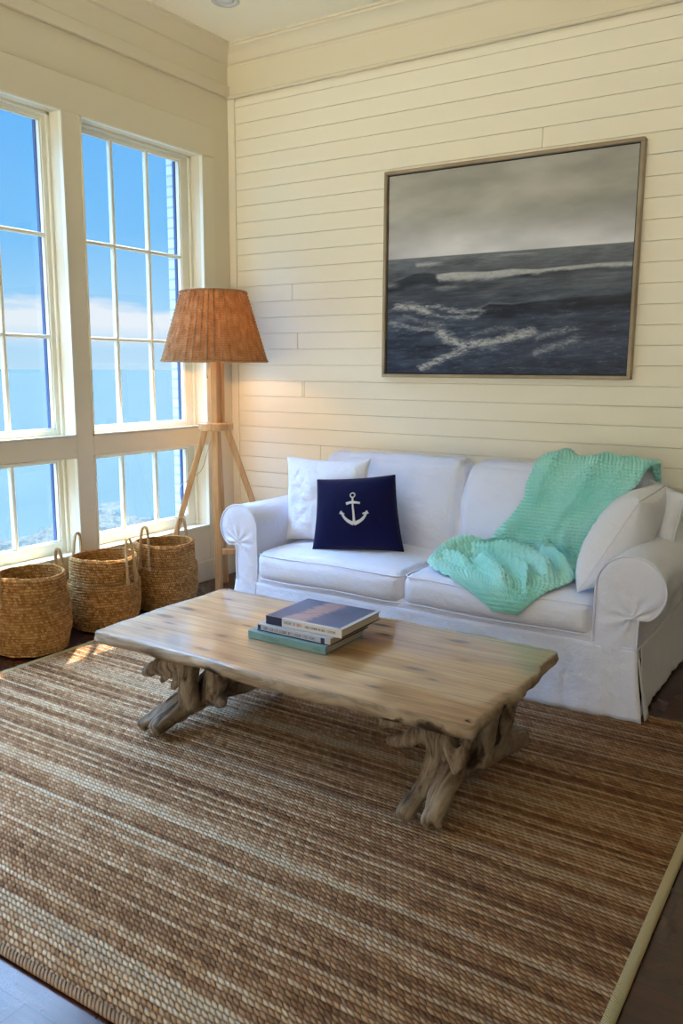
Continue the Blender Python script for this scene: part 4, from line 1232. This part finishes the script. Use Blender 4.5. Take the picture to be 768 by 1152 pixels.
# ------------------------------------------------------------------ seascape picture
PX0, PX1, PZ0, PZ1 = 1.275, 2.815, 1.455, 2.690
pic = thing('framed_picture', ((PX0 + PX1) / 2, -.03, PZ0), 'large framed grey seascape with breaking waves, hanging above the sofa', 'picture')
b = MB()
fw, fd = .020, .055
def mem(a, c, e, f): b.box((a, -fd, c), (e, -.001, f), .003)
mem(PX0, PZ0, PX1, PZ0 + fw); mem(PX0, PZ1 - fw, PX1, PZ1); mem(PX0, PZ0 + fw, PX0 + fw, PZ1 - fw); mem(PX1 - fw, PZ0 + fw, PX1, PZ1 - fw)
b.build('frame', M['frame'], pic)
b = MB(); b.box((PX0 + fw, -.034, PZ0 + fw), (PX1 - fw, -.002, PZ1 - fw)); b.build('backing', m_plain('black_float_gap', srgb(16, 15, 16), .6), pic)
gapf = .008; W0, W1, Z0_, Z1_ = PX0 + fw + gapf, PX1 - fw - gapf, PZ0 + fw + gapf, PZ1 - fw - gapf
nu_, nv_ = 620, 500
u = np.linspace(0, 1, nu_); v = np.linspace(0, 1, nv_); U_, V_2 = np.meshgrid(u, v, indexing='ij')   # v from the top down
def paint(U, Vv):
    hz = .415
    # sky
    n1 = fbm(U * 3.2 + 3, Vv * 7, 31, 5); n2 = fbm(U * 6, Vv * 16 + U * 2, 41, 4)
    t = Vv / hz
    sky = 170 + 34 * (n1 - .45) * 2.4 + 12 * sstep(.1, .45, Vv) + 12 * (n2 - .5) + 14 * sstep(.62, .95, t) - 12 * np.exp(-((t - .62) / .12) ** 2)
    sky -= 16 * sstep(.25, .0, Vv) * (1 - U)
    warm = 1 - sstep(.35, 1.0, t)
    skyc = np.stack([sky + 4 * warm, sky + 2 * warm, sky - 8 * warm + 5 * (1 - warm)], -1)
    # sea
    d = np.clip((Vv - hz) / (1 - hz), 1e-4, 1); per = 1 / (d + .06)
    xx = (U - .5) * per * 1.2; yy = per * 2.2
    w1 = fbm(xx * 2.2 + 11, yy * 6.5, 51, 5, .6); w2 = fbm(U * 26 + Vv * 10, Vv * 120 + U * 8, 61, 4, .6); w3 = fbm(U * 9 - Vv * 5, Vv * 30 + U * 4, 71, 4)
    base = 118 - 74 * d ** .6
    sea = base + (w1 - .5) * 44 + (w2 - .5) * 44 * (.5 + .5 * d) + (w3 - .5) * 52
    foam = np.zeros_like(U)
    def crest(v0, u):  # helper: curve heights
        return np.interp(U, u, v0)
    rough_ = fbm(U * 22 + Vv * 9, Vv * 70 + U * 8, 81, 5, .7); rough2 = fbm(U * 80, Vv * 170, 91, 3, .7)
    # dark swell on the left with its left foam
    c = crest([.535, .52, .492, .487, .50, .50], [0, .05, .12, .17, .23, .3])
    dk = sstep(0, .008, Vv - c) * (1 - sstep(.045, .075, Vv - c)) * (1 - sstep(.24, .33, U)); sea -= 40 * dk
    # the long breaker
    c = crest([.505, .498, .505, .500, .508, .503, .497, .50], [.2, .3, .45, .55, .65, .75, .88, 1.0])
    thick = np.interp(U, [.2, .24, .4, .5, .58, .7, .85, 1.0], [.0, .038, .04, .035, .022, .016, .018, .02])
    m = sstep(-.004, .004, Vv - c) * (1 - sstep(thick * .6, thick * 1.15 + .006, Vv - c + (rough_ - .5) * .025)) * sstep(.215, .235, U)
    foam = np.maximum(foam, m * (.65 + .5 * rough2))
    dk = sstep(0, .006, Vv - c - thick) * (1 - sstep(.012, .03, Vv - c - thick)) * sstep(.45, .6, U) * (1 + .0 * U); sea -= 26 * dk
    m = np.exp(-((Vv - .548 + .02 * U) / .012) ** 2) * (1 - sstep(.02, .07, U)) ; foam = np.maximum(foam, m * rough_ * 1.5)
    m = np.exp(-((Vv - .452 - (rough_ - .5) * .02) / .009) ** 2) * sstep(.12, .14, U) * (1 - sstep(.2, .27, U)); foam = np.maximum(foam, m * .8)
    m = np.exp(-((Vv - .432) / .004) ** 2) * sstep(.48, .52, U) * (1 - sstep(.6, .66, U)); foam = np.maximum(foam, m * .5)
    m = np.exp(-((Vv - .572 - (rough_ - .5) * .02) / .009) ** 2) * sstep(.2, .24, U) * (1 - sstep(.3, .34, U)); foam = np.maximum(foam, m * .45)
    # second dark swell
    c = crest([.70, .66, .668, .655, .645, .64, .632], [.38, .46, .55, .65, .75, .88, 1.0])
    dk = sstep(0, .006, Vv - c) * (1 - sstep(.04, .085, Vv - c)) * sstep(.36, .5, U); sea -= 40 * dk
    m = np.exp(-((Vv - c + .004) / .004) ** 2) * sstep(.36, .42, U) * (1 - sstep(.5, .7, U)); foam = np.maximum(foam, m * .5 * rough_)
    # foam patches
    def streak(pts, w, k=1.0, rg=.03, thr=.35):
        nonlocal foam
        best = np.full_like(U, 9.)
        for (a, b_), (c_, e_) in zip(pts[:-1], pts[1:]):
            dx, dy = c_ - a, (e_ - b_); L = dx * dx + dy * dy
            t = np.clip(((U - a) * dx + (Vv - b_) * dy) / L, 0, 1)
            best = np.minimum(best, np.hypot((U - a - t * dx) * .75, Vv - b_ - t * dy))
        mm = 1 - sstep(w * .1, w * 1.7, best + (rough_ - .5) * rg * 2.0)
        foam = np.maximum(foam, mm * k * sstep(thr - .18, thr + .30, rough2 * .5 + rough_ * .5) * 1.1)
    streak([(.05, .655), (.12, .662), (.19, .69)], .018)
    streak([(.12, .655), (.24, .67), (.34, .70), (.42, .69)], .010, .8)
    streak([(.18, .69), (.27, .72), (.40, .72)], .012, .75)
    streak([(.02, .74), (.12, .77), (.22, .785), (.30, .80)], .012, .7)
    streak([(.08, .70), (.16, .74), (.26, .755)], .012, .6, thr=.42)
    streak([(.25, .795), (.28, .83), (.35, .86), (.45, .85), (.54, .83), (.63, .80)], .022, 1.)
    streak([(.38, .86), (.32, .90), (.25, .93), (.17, .975)], .016, .95)
    streak([(.40, .80), (.50, .78), (.60, .79), (.66, .80)], .010, .6, thr=.42)
    streak([(.66, .83), (.74, .80), (.82, .79)], .014, .75, thr=.42)
    streak([(.66, .90), (.73, .87), (.80, .84)], .016, .7, thr=.42)
    streak([(.30, .92), (.40, .89), (.50, .88)], .012, .55, thr=.45)
    fine = sstep(.60, .78, rough2 * .55 + w2 * .5) * sstep(.2, .6, d) * .22; foam = np.maximum(foam, fine)
    sea = np.clip(sea, 16, 140)
    blue = sstep(.1, .7, d)
    seac = np.stack([sea - 5 - 7 * blue, sea + 0 * blue, sea + 9 + 15 * blue], -1)
    fc = np.stack([np.full_like(U, 188), np.full_like(U, 188), np.full_like(U, 188)], -1)
    seac = seac + (fc - seac) * np.clip(foam, 0, 1)[..., None]
    m = sstep(hz - .0015, hz + .0015, Vv)[..., None]
    haze = np.exp(-np.clip(Vv - hz, 0, 1) / .012)[..., None] * .35
    seac = seac * (1 - haze) + 112 * haze
    return skyc * (1 - m) + seac * m
col = np.clip(paint(U_, V_2), 0, 255) / 255.
lin = np.where(col <= .04045, col / 12.92, ((col + .055) / 1.055) ** 2.4)
Vp = np.stack([W0 + (W1 - W0) * U_, np.full_like(U_, -.0365), Z1_ - (Z1_ - Z0_) * V_2], -1).reshape(-1, 3)
cv = link_mesh('print', Vp, grid_faces(nu_, nv_), None or m_plain('tmp', (1, 1, 1, 1)), pic, False)
ca = cv.data.color_attributes.new('Ink', 'FLOAT_COLOR', 'POINT')
ca.data.foreach_set('color', np.concatenate([lin.reshape(-1, 3), np.ones((nu_ * nv_, 1))], 1).astype(np.float32).ravel())
n_ = NT('seascape_print'); a_ = n_.node('ShaderNodeVertexColor', layer_name='Ink')
cv.data.materials.clear(); cv.data.materials.append(n_.set(color=a_.outputs['Color'], rough=.45, spec=.35))
b = MB(); b.box((W0, -.0363, Z0_), (W1, -.030, Z1_)); b.build('canvas', m_plain('canvas_edge', srgb(40, 40, 44), .6), pic)

# ------------------------------------------------------------------ sun, sky, lamp
sun = bpy.data.lights.new('sun', 'SUN'); sun.energy = 14.0; sun.angle = math.radians(.53); sun.color = (1, .90, .74)
so = bpy.data.objects.new('sun', sun); C.objects.link(so)
dv = Vector((1, -1.3, -3.0)).normalized(); so.rotation_euler = dv.to_track_quat('-Z', 'Y').to_euler()
lp = bpy.data.lights.new('lamp_bulb_light', 'POINT'); lp.energy = 74; lp.color = (1, .56, .23); lp.shadow_soft_size = .035
lo = bpy.data.objects.new('lamp_bulb_light', lp); C.objects.link(lo); lo.location = (LX, LY, 1.72)

w = bpy.data.worlds.new('sky'); bpy.context.scene.world = w; w.use_nodes = True; nt = w.node_tree
class WN(NT):
    def __init__(s, t): s.t = t; s.n = t.nodes; s.l = t.links
q = WN(nt); bg = nt.nodes['Background']
c = q.node('ShaderNodeTexCoord').outputs['Generated']
s = q.node('ShaderNodeSeparateXYZ', {0: c}); zz = s.outputs['Z']
grad = q.ramp(q.node('ShaderNodeMapRange', {0: zz, 1: -.1, 2: .9, 3: 0., 4: 1.}).outputs[0],
              [(.0, srgb(186, 226, 250)), (.10, srgb(192, 230, 255)), (.15, srgb(168, 220, 255)), (.25, srgb(118, 196, 255)), (.45, srgb(82, 174, 255)), (1., srgb(80, 150, 240))])
# cloud bank just above the horizon
cn = q.noise(q.mapping(c, (5, 5, 26), (.3, .0, .0)), 1, 6, .55)
lo_ = q.node('ShaderNodeMapRange', {0: zz, 1: .020, 2: .048, 3: 0., 4: 1.}).outputs[0]
hi_ = q.node('ShaderNodeMapRange', {0: q.math('ADD', zz, q.math('MULTIPLY', q.math('SUBTRACT', cn, .5), .085)), 1: .066, 2: .078, 3: 1., 4: 0.}).outputs[0]
cf = q.math('MULTIPLY', q.math('MULTIPLY', lo_, hi_), .85)
colw = q.mix(cf, grad, srgb(244, 250, 255))
# unseen sky boosted overhead, near the sun and behind the viewer, lighting the room
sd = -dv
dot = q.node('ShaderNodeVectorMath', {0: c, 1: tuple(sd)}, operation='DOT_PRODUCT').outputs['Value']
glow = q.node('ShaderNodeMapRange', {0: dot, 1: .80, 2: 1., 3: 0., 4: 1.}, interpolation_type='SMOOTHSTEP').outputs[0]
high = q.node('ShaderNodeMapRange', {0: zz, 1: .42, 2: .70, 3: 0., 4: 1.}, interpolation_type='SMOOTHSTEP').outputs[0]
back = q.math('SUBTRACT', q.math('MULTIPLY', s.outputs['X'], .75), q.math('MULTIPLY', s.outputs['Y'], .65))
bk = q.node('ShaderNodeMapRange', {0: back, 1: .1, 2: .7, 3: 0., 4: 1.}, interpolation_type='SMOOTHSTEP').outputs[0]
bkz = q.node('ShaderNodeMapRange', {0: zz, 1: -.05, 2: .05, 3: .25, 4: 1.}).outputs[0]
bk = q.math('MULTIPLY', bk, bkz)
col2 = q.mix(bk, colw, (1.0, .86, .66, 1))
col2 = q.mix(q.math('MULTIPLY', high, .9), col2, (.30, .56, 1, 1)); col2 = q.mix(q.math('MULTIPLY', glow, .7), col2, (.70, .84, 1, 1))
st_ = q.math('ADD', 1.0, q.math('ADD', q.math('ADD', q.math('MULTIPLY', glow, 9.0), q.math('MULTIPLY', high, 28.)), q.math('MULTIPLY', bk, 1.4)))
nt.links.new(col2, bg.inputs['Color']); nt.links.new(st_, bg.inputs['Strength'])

# ------------------------------------------------------------------ camera
f_px, yaw, pitch, roll = 935.771, .569478, .169575, .0059972
cam = bpy.data.cameras.new('camera'); cam.sensor_fit = 'VERTICAL'; cam.sensor_height = 36; cam.lens = f_px / 1152 * 36
cam.clip_end = 200000; cam.clip_start = .05
co_ = bpy.data.objects.new('camera', cam); C.objects.link(co_)
cy_, sy_, cp_, sp_ = math.cos(yaw), math.sin(yaw), math.cos(pitch), math.sin(pitch)
fw_ = Vector((-sy_ * cp_, cy_ * cp_, -sp_)); rt_ = Vector((cy_, sy_, 0)); up_ = rt_.cross(fw_)
r2 = rt_ * math.cos(roll) + up_ * math.sin(roll); u2 = -rt_ * math.sin(roll) + up_ * math.cos(roll)
m = Matrix((r2, u2, -fw_)).transposed().to_4x4(); m.translation = (3.956, -4.702, 1.5)
co_.matrix_world = m
sc = bpy.context.scene; sc.camera = co_
sc.view_settings.view_transform = 'Standard'; sc.view_settings.look = 'None'; sc.view_settings.gamma = 1; sc.view_settings.use_curve_mapping = False
sc.view_settings.exposure = 0.0
